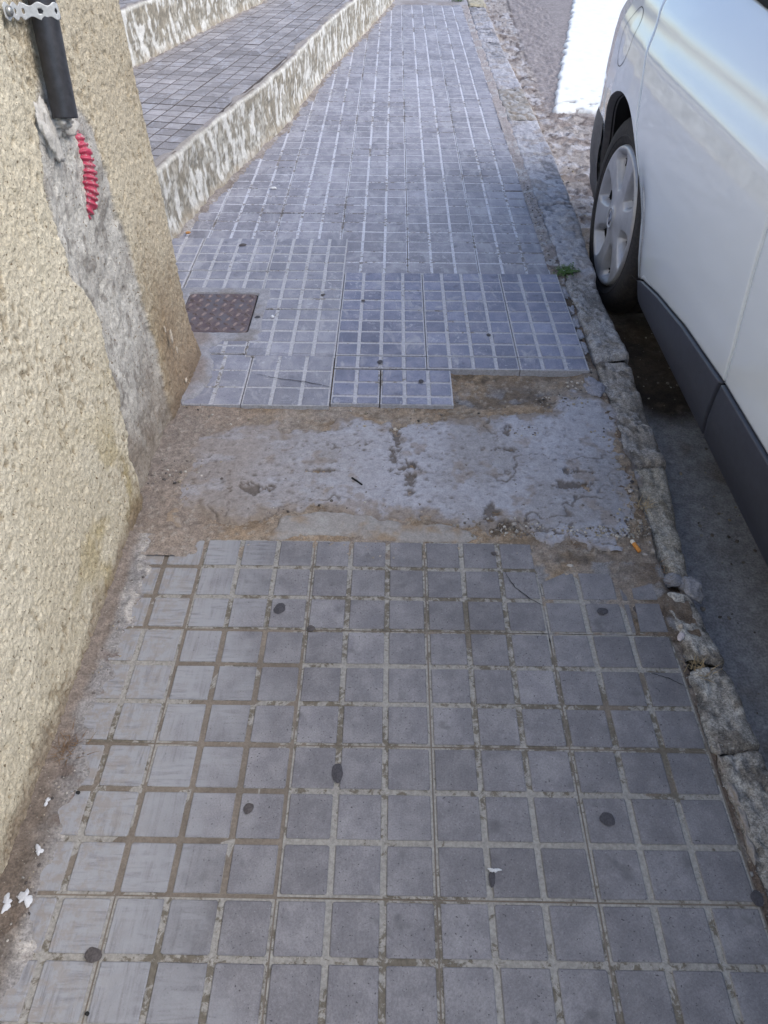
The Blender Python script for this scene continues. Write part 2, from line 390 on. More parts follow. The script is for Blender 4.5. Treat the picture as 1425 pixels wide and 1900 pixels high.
# ------------------------------------------------------------------ dirt bed, cement patches
def hfield(name, xs, ys, zf, mat, kind='structure', label=None, parent=None):
    X, Y = np.meshgrid(xs, ys, indexing='ij'); Z, C = zf(X, Y)
    me = mesh_np(name, np.stack([X, Y, Z], -1), grid_faces(len(xs), len(ys)), C, mat=mat)
    o = link(name, me, parent)
    if kind: o['kind'] = kind
    if label: o['label'] = label
    return o
SAND, BROWN, DARKD = (.30, .225, .155), (.17, .125, .088), (.085, .066, .050)
def pits(X, Y, sc, seed, r, dens):
    f1, f2, k = worley(X, Y, sc, seed); return np.clip(1 - f1 / r, 0, 1) * (k < dens)
def dirt_z(X, Y):
    n = fbm(X, Y, 9, 3, 4); g = fbm(X, Y, 60, 8, 4)
    Z = -.0085 + n * .004 + g * .0020
    # flush strip in front of the near tiles; deep hollow beside the raised slab; gutter next to the kerb
    Z += .0045 * ss(1.02, .96, Y)
    hol = ss(.155, .175, X) * ss(.52, .49, X) * ss(1.40, 1.44, Y + fbm(X, Y, 12, 5) * .04)
    Z -= hol * .007
    xi = np.interp(Y, [.2, .6, .9, 1.2, 1.6, 2.0], [.53, .524, .532, .548, .542, .55]); Z -= .05 * ss(xi + .002, xi + .03, X + fbm(X, Y, 18, 126, 4) * .014)
    Z += .007 * ss(-.34, -.50, X + fbm(X, Y, 10, 9) * .05) + .004 * ss(.43, .52, X) * ss(.8, 1.0, Y)
    pb = pits(X, Y, 70, 31, .42, .35); Z += pb * .004
    C = full(X.shape, SAND); C = mixc(C, ss(-.2, .3, fbm(X, Y, 10, 49, 4)) * .7, (.285, .25, .215))
    C = mixc(C, ss(-.05, .35, fbm(X, Y, 14, 41, 5)) * .6, BROWN)
    C = mixc(C, ss(.15, .5, fbm(X, Y, 22, 44, 5)) * ss(.1, .5, X + .2) * .9, DARKD)
    C = mixc(C, ss(.0, .3, fbm(X, Y, 8, 47, 4)) * ss(1.44, 1.40, Y) * ss(.56, .30, np.abs(X - .1)) * .5, (.30, .27, .25))
    C = mixc(C, ss(-.30, -.42, X + fbm(X, Y, 12, 48, 4) * .06) * .6, (.27, .235, .215))
    C = mixc(C, hol * ss(1.52, 1.43, Y + fbm(X, Y, 14, 50) * .06) * .8, (.11, .09, .075))
    C = mixc(C, ss(-.1, .2, fbm(X, Y, 25, 55, 4)) * hol * ss(1.53, 1.45, Y) * .6, (.26, .27, .30))
    C = mixc(C, pb * .8, (.36, .33, .29))
    C *= (1 + .25 * fbm(X, Y, 90, 60, 3))[..., None]
    return Z, C
hfield('dirt_bed', axis((-.62, .60, .004)), axis((.90, 1.66, .004)), dirt_z, M['dirt'])
def corner_z(X, Y):
    Z, C = dirt_z(X, Y); Z = Z * ss(.80, .90, Y) + (1 - ss(.80, .90, Y)) * (-.0055 + fbm(X, Y, 20, 160, 4) * .005 + fbm(X, Y, 80, 161, 3) * .002)
    C = mixc(C, ss(.45, .52, X) * .6, (.12, .09, .07)); C = mixc(C, ss(.1, .3, fbm(X, Y, 24, 162, 4)), (.25, .24, .24))
    return Z, C
hfield('dirt_bed', axis((.288, .57, .004)), axis((.72, .902, .004)), corner_z, M['dirt'])
# mortar bed under all the paving
def bed_z(X, Y):
    C = full(X.shape, (.20, .17, .14)); C *= (1 + .3 * fbm(X, Y, 20, 61))[..., None]
    return -.0045 - .003 * ss(1.2, 1.3, Y) + fbm(X, Y, 30, 62) * .001 - .022 * ss(.93, .96, Y) * ss(1.66, 1.60, Y) - .022 * ss(.27, .30, X) * ss(.70, .74, Y) * ss(1.0, .9, Y), C
hfield('mortar_bed', axis((-2.2, .515, .03)), axis((-.9, .66, .03), (.66, 2.4, .01), (2.4, 9.0, .06)), bed_z, M['concrete'])

def poly_d(X, Y, pts):        # signed distance to a polygon (positive inside)
    P = np.array(pts); d = np.full(X.shape, 9.); ins = np.zeros(X.shape, bool)
    for a, b in zip(P, np.roll(P, -1, 0)):
        e = b - a; t = np.clip(((X - a[0]) * e[0] + (Y - a[1]) * e[1]) / (e @ e), 0, 1)
        d = np.minimum(d, np.hypot(X - a[0] - t * e[0], Y - a[1] - t * e[1]))
        c = ((a[1] > Y) != (b[1] > Y)) & (X < (b[0] - a[0]) * (Y - a[1]) / (b[1] - a[1] + 1e-9) + a[0]); ins ^= c
    return np.where(ins, d, -d)
PATCH = [G(*p) for p in [(385, 800), (450, 790), (540, 800), (640, 780), (735, 776), (832, 770), (930, 772), (1000, 768), (1060, 742), (1100, 715), (1128, 740), (1140, 800), (1160, 880), (1168, 930),
                         (1175, 1000), (1110, 1002), (1060, 990), (1000, 978), (960, 955), (945, 985), (900, 990), (850, 982), (790, 962), (700, 946), (600, 936), (540, 938), (470, 945), (410, 955), (350, 945), (312, 905), (325, 860), (350, 820)]]
def patch_z(X, Y):
    nd = fbm(X, Y, 13, 70, 6, .62) * .060 + fbm(X, Y, 70, 71, 3) * .008
    D = poly_d(X, Y, PATCH) + nd
    Z = -.0045 + fbm(X, Y, 5, 72, 3) * .0045 + fbm(X, Y, 24, 73, 5, .6) * .0022
    Z = Z * 1.0 + np.minimum(D, .03) * .10 - ss(.004, -.05, D) * .013 + .0012
    p1 = pits(X, Y, 42, 74, .30, .30); p2 = pits(X, Y, 95, 75, .34, .30); dens = ss(-.25, .35, fbm(X, Y, 7, 76, 3))
    el = pits(X * .55 + Y * .2, Y * 1.3, 60, 77, .25, .35)
    P = p1 * dens * .8 + p2 * dens * .6 + el * .7
    Z -= P * .0035
    cr_ = ss(.022, .006, np.abs(fbm(X, Y, 6, 88, 5, .55))) * ss(.05, .3, fbm(X, Y, 5, 89, 2)); Z -= cr_ * .003; P = np.maximum(P, cr_ * .9)
    # crack-like scars where cobbles show through, ridge of lost cement on the right
    for (cx, cy, rx, ry) in [(.017, 1.325, .012, .018), (.017, 1.27, .008, .045), (.012, 1.20, .010, .02), (.04, 1.175, .022, .014), (.285, 1.30, .011, .028), (.265, 1.245, .030, .010), (.245, 1.00, .03, .02), (.40, 1.12, .028, .012),
                             (.43, 1.17, .03, .008), (.22, 1.03, .012, .03), (-.30, 1.10, .03, .015), (.455, 1.125, .012, .022), (-.15, 1.16, .05, .004), (.05, 1.13, .008, .04)]:
        q = np.hypot((X - cx) / rx, (Y - cy) / ry) + fbm(X, Y, 55, 79, 5, .65) * 2.4
        s = ss(1.15, .7, q); Z -= s * .006; P = np.maximum(P, s)
    C = full(X.shape, (.375, .375, .415))
    C = mixc(C, ss(-.05, .35, fbm(X, Y, 6, 80, 4)) * .75, (.285, .275, .285))
    C = mixc(C, ss(.05, -.35, X + fbm(X, Y, 7, 81, 4) * .25) * .6, (.29, .27, .26))
    C = mixc(C, ss(.22, .45, fbm(X, Y, 26, 82, 5)) * .5, (.25, .20, .16))
    C = mixc(C, ss(-.12, -.38, X + fbm(X, Y, 14, 86, 4) * .12) * .5, (.27, .225, .19))
    C = mixc(C, ss(.15, .4, fbm(X * .4, Y, 40, 83, 4)) * .35, (.40, .41, .46))
    C = mixc(C, ss(.022, -.01, D + fbm(X, Y, 30, 87, 4) * .03) * .8, (.25, .205, .165))
    C = mixc(C, P * .85, (.12, .10, .085))
    C *= (1 + .12 * fbm(X, Y, 90, 84, 3))[..., None]
    return Z, C
hfield('cement_patch', axis((-.50, .58, .003)), axis((.93, 1.50, .003)), patch_z, M['patch'])
BAND = [G(*p) for p in [(505, 998), (520, 960), (600, 948), (690, 955), (705, 968), (820, 970), (900, 1000)]]
BAND2 = [G(*p) for p in [(290, 990), (300, 945), (330, 940), (345, 960), (330, 990)]]
def band_z(X, Y):
    D = np.maximum(poly_d(X, Y, BAND), poly_d(X, Y, BAND2)) + fbm(X, Y, 20, 90, 4) * .02
    D = np.where(X < -.30, np.minimum(D, .01), D)
    Z = -.0035 + np.minimum(D, .01) * .4 - ss(.004, -.012, D) * .02 + fbm(X, Y, 12, 91, 4) * .003
    C = full(X.shape, (.31, .29, .275)); C = mixc(C, ss(.0, .3, fbm(X, Y, 15, 92, 5)), (.30, .235, .175)); C = mixc(C, ss(.1, .4, fbm(X, Y, 30, 93, 5)) * .5, (.37, .36, .35))
    return Z, C * (1 + .1 * fbm(X, Y, 90, 94, 3))[..., None]
hfield('cement_band', axis((-.50, .30, .0035)), axis((.94, 1.06, .0035)), band_z, M['concrete'])

# mortar and dirt smeared along the foot of the house wall
def smear_z(X, Y):
    w = .052 + .018 * fbm(X * 0, Y, 6, 100, 4) + fbm(X, Y, 30, 101, 4) * .03
    e = (X + .52)                                   # distance from wall
    Z = .004 - ss(w * .55, w * 1.35, e) * .010 + ss(.02, -.01, e) * .010 + fbm(X, Y, 28, 102, 4) * .003 + fbm(X, Y, 90, 103, 2) * .001
    gy = np.minimum(np.abs((Y - .949) / PN - np.round((Y - .949) / PN)), .5) * PN
    Z -= ss(.008, .003, gy) * .0025 * ss(.02, .04, e)
    C = full(X.shape, (.26, .245, .24))
    C = mixc(C, ss(-.1, .3, fbm(X, Y, 18, 104, 5)) * .8, (.30, .285, .275))
    C = mixc(C, ss(.2, .45, fbm(X * 1.4, Y * .8, 30, 105, 5)), (.44, .41, .38))
    C = mixc(C, ss(.18, .42, fbm(X, Y, 24, 106, 5)), (.19, .155, .14))
    C = mixc(C, ss(.030, .008, e + fbm(X, Y, 25, 107, 4) * .02), (.225, .185, .155))
    C = mixc(C, ss(.6, .3, Y) * ss(.055, .03, e) * .7, (.13, .10, .075))
    return Z, C * (1 + .2 * fbm(X, Y, 80, 108, 3))[..., None]
hfield('mortar_smear', axis((-.56, -.40, .0035)), axis((-.7, .2, .012), (.2, .955, .0035)), smear_z, M['dirt'])
def smear2_z(X, Y):           # same mess at the pillar corner and around the inspection cover
    D = np.minimum.reduce([np.hypot((X + .53) / 1.0, (Y - 1.52) / 2.2) - .065, np.hypot((X + .62) / 1.1, (Y - 1.68) / .45) - .14]) * -1 + fbm(X, Y, 18, 110, 4) * .03
    D2 = .030 - np.abs(np.maximum(np.abs(X + .507) - .108, np.abs(Y - 1.835) - .116)) + fbm(X, Y, 20, 111, 4) * .012
    inside = (np.abs(X + .507) < .104) & (np.abs(Y - 1.835) < .112)
    Z = np.where(D > D2, .007 + np.minimum(D, .02) * .3, .0085 + np.minimum(D2, .012) * .12) - ss(.002, -.012, np.maximum(D, D2)) * .02 + fbm(X, Y, 40, 112, 3) * .0015
    Z = np.where(inside, -.02, Z)
    C = full(X.shape, (.30, .30, .325)); C = mixc(C, ss(-.05, .3, fbm(X, Y, 22, 113, 5)) * .7, (.24, .225, .22)); C = mixc(C, ss(0, .04, D) * .7, (.25, .20, .17))
    return Z, C * (1 + .15 * fbm(X, Y, 80, 114, 3))[..., None]
hfield('mortar_smear', axis((-.66, -.33, .004)), axis((1.36, 2.0, .004)), smear2_z, M['concrete'])
def gut_z(X, Y):              # dirt and mortar crumbs between tiles and kerb, all along
    Z = -.006 + fbm(X, Y, 22, 120, 4) * .006 + fbm(X, Y, 80, 121, 3) * .002 + .004 * ss(2.0, 2.2, Y) - .004 * ss(.9, .8, Y)
    xi = np.interp(Y, [.2, .6, .9, 1.2, 2.0], [.53, .524, .532, .548, .55]); Z -= .05 * ss(xi + .002, xi + .025, X + fbm(X, Y, 18, 126, 4) * .012)
    C = full(X.shape, (.17, .125, .095)); C = mixc(C, ss(.0, .3, fbm(X, Y, 16, 122, 5)), (.26, .22, .185)); C = mixc(C, ss(.15, .4, fbm(X * 1.3, Y * .6, 20, 123, 5)), (.10, .075, .055))
    C = mixc(C, ss(2.0, 2.4, Y) * .85, (.36, .33, .33)); C = mixc(C, ss(.2, .35, fbm(X, Y, 26, 124, 4)) * ss(1.3, 2.2, Y), (.40, .39, .40))
    return Z, C * (1 + .25 * fbm(X, Y, 70, 125, 3))[..., None]
hfield('gutter_dirt', axis((.508, .60, .004)), axis((-.6, .2, .012), (.2, 2.8, .004), (2.8, 7.2, .015)), gut_z, M['dirt'])

# ------------------------------------------------------------------ kerb
kerb = tag(empty('kerb', (.6, 1, 0)), kind='structure')
def kerb_stone(x0a, x0b, x1a, x1b, ya, yb, z, mat, palette, amp=.006, res=.006, seed=0, chip=.0, round_=.016, sk=0.0):
    """a rough stone: x0a/x1a near end inner/outer x, x0b/x1b far end; skewed ends with sk"""
    hgt = .17; n = max(int((yb - ya) / res), 6); prof = []
    wid = 1.0
    for t in np.linspace(-hgt, -round_, 14): prof.append((0, t))
    for t in np.linspace(0, math.pi / 2, 5)[1:]: prof.append((('r', 1 - math.cos(t)), -round_ * (1 - math.sin(t))))
    for t in np.linspace(0, 1, 26)[1:-1]: prof.append((('m', t), 0))
    for t in np.linspace(math.pi / 2, 0, 5)[:-1]: prof.append((('R', 1 - math.cos(t)), -round_ * (1 - math.sin(t))))
    for t in np.linspace(-round_, -hgt, 16): prof.append((1, t))
    ys = np.linspace(0, 1, n); X = np.zeros((n, len(prof))); Y = X.copy(); Z = X.copy()
    for i, s in enumerate(ys):
        xa = x0a + (x0b - x0a) * s; xb = x1a + (x1b - x1a) * s
        e = min(s, 1 - s) * (yb - ya); sh = max(0, 1 - e / round_); sh = 1 - math.sqrt(max(0, 1 - sh * sh))
        for j, (px, pz) in enumerate(prof):
            if px == 0: x = xa
            elif px == 1: x = xb
            elif px[0] == 'r': x = xa + round_ * px[1]
            elif px[0] == 'R': x = xb - round_ * px[1]
            else: x = xa + round_ + (xb - xa - 2 * round_) * px[1]
            xm = (xa + xb) / 2; x = xm + (x - xm) * (1 - .12 * sh)
            X[i, j] = x; Y[i, j] = ya + (yb - ya) * s + sk * (x - xa); Z[i, j] = z + pz - (sh * round_ if pz > -round_ * 1.01 else 0)
    q = X + Z * 1.3; r = Y + Z * .7
    d = fbm(q, r, 22, seed, 5, .6) * amp + fbm(q, r, 6, seed + 3, 3) * amp * 1.2 - pits(q, r, 45, seed + 7, .45, .4) * amp * .9
    top = (Z > z - round_ * 1.2)
    side = np.linspace(-1, 1, len(prof)) * np.ones_like(X)
    Z += d * np.where(top, 1, .2); X += d * np.sign(side) * ss(.45, .8, np.abs(side)); X += fbm(Y, Z, 9, seed + 11, 3) * .009 * ss(.4, .9, np.abs(side)) * np.sign(side)
    if chip: Z -= ss(.1, .5, fbm(q, r, 14, seed + 21, 4)) * chip
    C = full(X.shape, palette[0]); C = mixc(C, ss(-.05, .25, fbm(q, r, 24, seed + 31, 5)), palette[1]); C = mixc(C, ss(.12, .38, fbm(q, r, 34, seed + 32, 5)) * .85, palette[2])
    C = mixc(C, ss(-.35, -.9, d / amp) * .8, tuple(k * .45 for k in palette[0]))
    C *= (1 + .2 * fbm(q, r, 90, seed + 33, 3))[..., None]
    F = grid_faces(n, len(prof)); F = F[:, ::-1]
    V = np.stack([X, Y, Z], -1).reshape(-1, 3); m = len(prof)
    caps = []
    for base in (0, (n - 1) * m):       # close ends with quads across the profile
        for j in range(m // 2 - 1):
            quad = [base + j, base + j + 1, base + m - 2 - j, base + m - 1 - j]; caps.append(quad if base == 0 else quad[::-1])
    F = np.vstack([F, np.array(caps)])
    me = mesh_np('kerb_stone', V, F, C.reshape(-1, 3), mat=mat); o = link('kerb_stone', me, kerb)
    o.matrix_parent_inverse = Matrix.Translation(-kerb.location); return o
PALE = [(.38, .38, .42), (.33, .31, .31), (.46, .46, .49)]; AGG = [(.33, .31, .285), (.45, .43, .40), (.17, .15, .13)]; YEL = [(.42, .38, .28), (.34, .31, .25), (.46, .43, .36)]
WARM2 = [(.33, .33, .36), (.38, .37, .39), (.28, .26, .25)]; WARM = [(.30, .28, .26), (.38, .375, .38), (.24, .20, .16)]
kerb_stone(.565, .56, .70, .70, 6.48, 6.95, .004, M['kerb_far'], YEL, seed=301, res=.012)
ky = [2.09, 2.69, 3.235, 3.72, 4.25, 4.80, 5.35, 5.9, 6.47]; kin = [.552, .545, .55, .552, .550, .550, .552, .555, .56]; kout = [.660, .690, .702, .700, .695, .688, .688, .69, .695]
for i in range(8):
    kerb_stone(kin[i], kin[i + 1] - .002, kout[i], kout[i + 1], ky[i] + .004, ky[i + 1] - .004, -.001 - .003 * (i % 3), M['kerb_far'], [PALE, PALE, PALE, WARM, PALE, WARM2, PALE, WARM2][i], amp=.0075, seed=310 + i * 13, res=.008 if i < 3 else .012, sk=.06)
kerb_stone(.554, .550, .652, .648, 1.626, 2.082, .004, M['kerbstone'], [(.32, .31, .31), (.40, .395, .41), (.22, .20, .18)], seed=402, amp=.009)
kerb_stone(.540, .556, .640, .650, 1.200, 1.622, -.003, M['kerbstone'], [(.30, .275, .25), (.36, .34, .33), (.17, .145, .12)], seed=417, amp=.009, chip=.006)
kerb_stone(.548, .550, .592, .634, .872, 1.195, -.004, M['kerbstone'], [(.32, .295, .255), (.38, .36, .33), (.17, .15, .12)], seed=431, amp=.008, chip=.004)
kerb_stone(.530, .520, .597, .586, .690, .842, -.001, M['kerbstone'], AGG, seed=447, amp=.009, chip=.004, res=.005, sk=-.3)
kerb_stone(.517, .523, .602, .600, .505, .665, -.001, M['kerbstone'], AGG, seed=455, amp=.010, chip=.004, res=.005, sk=.1)
kerb_stone(.530, .520, .612, .602, .24, .500, -.003, M['kerbstone'], AGG, seed=468, amp=.011, chip=.004, res=.005, sk=.3)
kerb_stone(.535, .530, .625, .612, -.25, .232, -.012, M['kerbstone'], AGG, seed=479, amp=.010, res=.01)
kerb_stone(.535, .535, .63, .625, -.75, -.256, -.012, M['kerbstone'], AGG, seed=489, amp=.010, res=.015)

# ------------------------------------------------------------------ road
RZ = -.155
def road_z(X, Y):
    near = ss(1.62, 1.50, Y + fbm(X, Y, 5, 130, 4) * .08); far = ss(2.0, 2.4, Y)
    rugged = ss(2.2, 2.7, Y) * ss(1.0, .82, X - (Y - 2.5) * .08 + fbm(X, Y, 4, 131, 4) * .15)
    Z = RZ + fbm(X, Y, 10, 132, 4) * .004 + fbm(X, Y, 20, 133, 5, .6) * .016 * rugged + fbm(X, Y, 40, 134, 3) * .0015
    Z -= pits(X, Y, 24, 135, .45, .5) * .010 * rugged
    Z += .10 * ss(.76, .70, X) * ss(2.4, 3.3, Y)      # dirt and broken asphalt banked against the far kerb
    C = full(X.shape, (.085, .062, .045))
    C = mixc(C, ss(-.1, .3, fbm(X, Y, 12, 136, 5)), (.05, .038, .03)); C = mixc(C, ss(.2, .4, fbm(X, Y, 30, 137, 5)) * .5, (.14, .11, .085))
    C = mixc(C, near, (.32, .32, .345)); C = mixc(C, near * ss(.0, .4, fbm(X, Y, 9, 138, 5)) * .8, (.22, .195, .18))
    C = mixc(C, near * ss(.66, .60, X) * .6, (.09, .07, .055))
    C = mixc(C, far, (.33, .30, .285)); C = mixc(C, far * ss(.0, .25, fbm(X, Y, 11, 139, 5)), (.24, .205, .19)); C = mixc(C, far * ss(.1, .3, fbm(X * 1.3, Y, 14, 140, 5)) * .9, (.42, .41, .43))
    C = mixc(C, far * ss(.2, .4, fbm(X, Y, 30, 141, 5)) * .8, (.09, .07, .065)); C = mixc(C, far * ss(.83, .76, X) * ss(-.1, .2, fbm(X, Y, 8, 142, 4)) * .7, (.38, .31, .24))
    asph = ss(.0, .05, X - (.84 + (Y - 4.3) * .04) + fbm(X, Y, 6, 143, 3) * .04) * ss(4.3, 4.5, Y)
    C = mixc(C, asph, (.27, .245, .245)); C = mixc(C, asph * ss(.02, .0, np.abs(X - .875 - (Y - 5) * .05)) * .8, (.06, .05, .05))
    return Z, C * (1 + .22 * fbm(X, Y, 60, 144, 4))[..., None]
hfield('road', axis((.56, 1.3, .0065), (1.3, 2.6, .03), (2.6, 9, .2)), axis((-3, .3, .05), (.3, 3.2, .0065), (3.2, 5.2, .012), (5.2, 9, .03), (9, 16, .2)), road_z, M['road'])
gp = py_mesh('ground', [(-150, -150, -.20), (150, -150, -.20), (150, 250, -.20), (-150, 250, -.20)], [(0, 1, 2, 3)], plain('far ground', (.20, .18, .16), .95, .3, .3))
tag(link('ground', gp), kind='structure')
# white painted parking box
A, B = G(1028, 205, RZ + .01), G(1066, 0, RZ + .01)
def mark_z(X, Y):
    left = A[0] + (Y - A[1]) * (B[0] - A[0]) / (B[1] - A[1])
    e = np.minimum(X - left + fbm(X, Y, 18, 150, 4) * .025, Y - A[1] + fbm(X, Y, 16, 151, 4) * .03 + .01)
    hole = ss(.30, .42, fbm(X, Y, 22, 152, 4)) * ss(.30, .05, np.abs(X - left - .12)) * ss(.55, .1, Y - A[1])
    Z = RZ + .016 - ss(.0, -.01, e) * .03 - hole * .02 + fbm(X, Y, 10, 153, 3) * .0015
    C = full(X.shape, (.80, .82, .82)); C = mixc(C, ss(.25, .5, fbm(X, Y, 20, 154, 4)) * .2, (.6, .6, .6)); C = mixc(C, ss(-.002, -.012, e) + hole, (.15, .13, .12))
    return Z, C
hfield('road_marking', axis((.80, 2.6, .012)), axis((4.28, 8.6, .015)), mark_z, M['paint_mark'])

# ------------------------------------------------------------------ terrace steps with whitewashed risers
def riser(name, line, z0, z1, seed, label):
    root = empty(name, (line[0][0], line[0][1], z0)); tag(root, label, 'wall')
    L = np.array(line); seg = np.hypot(*(L[1:] - L[:-1]).T); S = np.concatenate([[0], np.cumsum(seg)])
    s = np.arange(0, S[-1], .006); px = np.interp(s, S, L[:, 0]); py = np.interp(s, S, L[:, 1])
    nx, ny = np.gradient(py), -np.gradient(px); l = np.hypot(nx, ny); nx /= l; ny /= l
    hz = np.concatenate([np.linspace(z0 - .03, z1 - .012, 44), z1 - .012 + .012 * np.sin(np.linspace(0, math.pi / 2, 4)[1:]), [z1, z1]])
    off = np.concatenate([np.zeros(44), -.012 * (1 - np.cos(np.linspace(0, math.pi / 2, 4)[1:])), [-.022, -.026]])
    Sg, Zg = np.meshgrid(s, hz, indexing='ij')
    top = ss(z1 - .004, z1, Zg)
    d = fbm(Sg, Zg, 14, seed, 5) * .008 + fbm(Sg, Zg * .5, 70, seed + 1, 3) * .002 + fbm(Sg, Zg * 0, 2.2, seed + 2, 3) * .006
    d += ss(z0 + .05, z0, Zg) * .006 + pits(Sg, Zg, 36, seed + 3, .4, .3) * -.004
    O = off[None, :] + d * (1 - top)
    X = px[:, None] + nx[:, None] * O; Y = py[:, None] + ny[:, None] * O; Zr = Zg + fbm(Sg, Zg * 0, 8, seed + 4, 4) * .006 * ss(z0 + .1, z1, Zg) + top * (fbm(Sg, O * 3, 25, seed + 5, 4) * .003)
    fade = ss(.2, 2.8, Sg)
    C = full(X.shape, (.56, .55, .51))
    C = mixc(C, ss(-.2, .2, fbm(Sg, Zg * .8, 14, seed + 6, 5) + fade * .12) * .7, (.38, .36, .31))
    big = ss(-.15, .35, fbm(Sg, Zg * .6, 4.5, seed + 18, 3) + ss(z0 + .08, z1, Zg) * .25 - .1)
    C = mixc(C, big * .55, (.33, .285, .21)); C = mixc(C, ss(.1, .3, fbm(Sg * 1.2, Zg * .9, 60, seed + 17, 4)) * .55, (.26, .23, .17))
    C = mixc(C, ss(.02, .16, fbm(Sg * 1.2, Zg * .75, 50, seed + 7, 5) + (Zg - z0) * .35 + fade * .10 - .12 + big * .12) * .85, (.25, .225, .18))
    C = mixc(C, ss(.08, .3, fbm(Sg * 1.2, Zg * .9, 85, seed + 8, 5)) * .7, (.17, .16, .135))
    C = mixc(C, ss(.08, .2, fbm(Sg * 1.2, Zg * .5, 40, seed + 9, 5) - big * .08) * .8, (.72, .715, .68))
    C = mixc(C, ss(.035, .0, Zg - z0 + fbm(Sg, Zg, 20, seed + 10) * .03) * .6, (.42, .36, .28))
    C = mixc(C, top, (.34, .31, .28)); C = mixc(C, top * ss(0, .3, fbm(Sg, O, 12, seed + 11, 4)), (.27, .245, .24))
    C = mixc(C, ss(z1 - .02, z1 - .006, Zg) * (1 - top) * .6, (.66, .65, .60))
    C *= (1 + .10 * fbm(Sg, Zg, 90, seed + 12, 3))[..., None]
    me = mesh_np('riser_face', np.stack([X, Y, Zr], -1), grid_faces(len(s), len(hz)), C, mat=M['whitewash'])
    o = link('riser_face', me, root); o.matrix_parent_inverse = Matrix.Translation(-root.location)
    return root
T1, T2 = .225, .437
riser('low_wall', base_line.tolist(), 0, T1, 500, 'long low retaining wall with flaking whitewash rising beside the pavement')
line2 = [(-1.62, 1.6), (-1.36, 2.7), (-1.165, 3.586), (-1.047, 4.119), (-.832, 4.988), (-.52, 6.3), (-.02, 8.4)]
riser('low_wall', line2, T1, T2, 560, 'upper whitewashed retaining wall at the back of the grey tiled terrace')
def xb2(y): return np.interp(y, [p[1] for p in line2], [p[0] for p in line2])

def strip_bed(name, f0, f1, z, y0=1.64, y1=8.3):
    ys = np.arange(y0, y1, .1); V = [];
    for y in ys: V += [(f0(y), y, z), (f1(y), y, z)]
    F = [(2 * i, 2 * i + 1, 2 * i + 3, 2 * i + 2) for i in range(len(ys) - 1)]
    return tag(link(name, py_mesh(name, V, F, plain('terrace mortar', (.10, .085, .08), .95, .3, 20))), kind='structure')
b1 = strip_bed('terrace', lambda y: xb2(y) - .05, lambda y: xbase(y) - .012, T1 - .005)
b2 = strip_bed('upper_terrace', lambda y: xb2(y) - 2.5, lambda y: xb2(y) - .012, T2 - .005)
PT = .068
ter_v = [tile_mesh('terrace_tile', 3, 3, PT, PT, .0045, .0045, M['tile_terrace'], dep=.0018, thick=.02, bev=.0012, gap=.0008) for _ in range(4)]
def lay(parent, f0, f1, z, ang, y0, y1, o0):
    c, s = math.cos(ang), math.sin(ang); L = 3 * PT
    for a in range(-2, 50):
        for b in range(-30, 40):
            u, v = a * L, b * L; cu, cv = u + L / 2, v + L / 2
            x, y = o0[0] - c * cv - s * 0 + (-s) * 0, 0
            # v axis runs across (to the left), u axis along the step
            X = o0[0] + math.sin(ang) * cu - math.cos(ang) * cv; Y = o0[1] + math.cos(ang) * cu + math.sin(ang) * cv
            if Y < y0 or Y > y1 or X > f1(Y) + .03 or X < f0(Y) - .12: continue
            X0 = o0[0] + math.sin(ang) * u - math.cos(ang) * (v + L); Y0 = o0[1] + math.cos(ang) * u + math.sin(ang) * (v + L)
            me_ = random.choice(ter_v); e1 = f1(Y0) - .068
            def edge_gap(lx, ly):
                wx = X0 + math.cos(ang) * lx + math.sin(ang) * ly; wy_ = Y0 - math.sin(ang) * lx + math.cos(ang) * ly; return f1(wy_) - .068 - wx
            if min(edge_gap(L, 0), edge_gap(L, L)) < 0:
                pa_, pb2 = edge_gap(L, 0), edge_gap(L, L)
                if max(L + pa_, L + pb2) < .02: continue
                p_, q_ = Vector((L + pa_, 0, 0)), Vector((L + pb2, L, 0)); me_ = cut_tile(me_, [cutline(q_, p_)], 'cut_terrace_tile')
            q = bpy.data.objects.new('paving_tile', me_); COL.objects.link(q); q.parent = parent
            q.location = (X0, Y0, z); q.rotation_euler = (0, 0, -ang); tilt(q, .003, .001, .002)
lay(b1, xb2, lambda y: xbase(y) + .045, T1, math.atan(.19), 1.7, 8.0, (xbase(2.0) - .03, 2.0))
lay(b2, lambda y: xb2(y) - .75, lambda y: xb2(y) + .045, T2, math.atan(.22), 3.0, 6.0, (xb2(3.0) - .03, 3.0))
# cement margin along the edge of each terrace
def margin(line_f, z, y0, y1, seed, parent, w=.06):
    ys = np.arange(y0, y1, .012); ws = np.linspace(0, w, 12); Yg, Wg = np.meshgrid(ys, ws, indexing='ij')
    Xg = line_f(Yg) - .012 - Wg; D = w * .12 - Wg + fbm(Xg, Yg, 7, seed, 4) * .07
    Z = z + .002 - ss(.0, -.02, D) * .012 + fbm(Xg, Yg, 20, seed + 1, 3) * .001
    C = full(Xg.shape, (.32, .29, .27)); C = mixc(C, ss(0, .3, fbm(Xg, Yg, 12, seed + 2, 4)), (.25, .23, .23))
    me = mesh_np('cement_margin', np.stack([Xg, Yg, Z], -1), grid_faces(len(ys), 12)[:, ::-1], C, mat=M['concrete']); link('cement_margin', me, parent)
margin(xbase, T1, 1.65, 8, 600, b1); margin(xb2, T2, 2.0, 8, 610, b2)
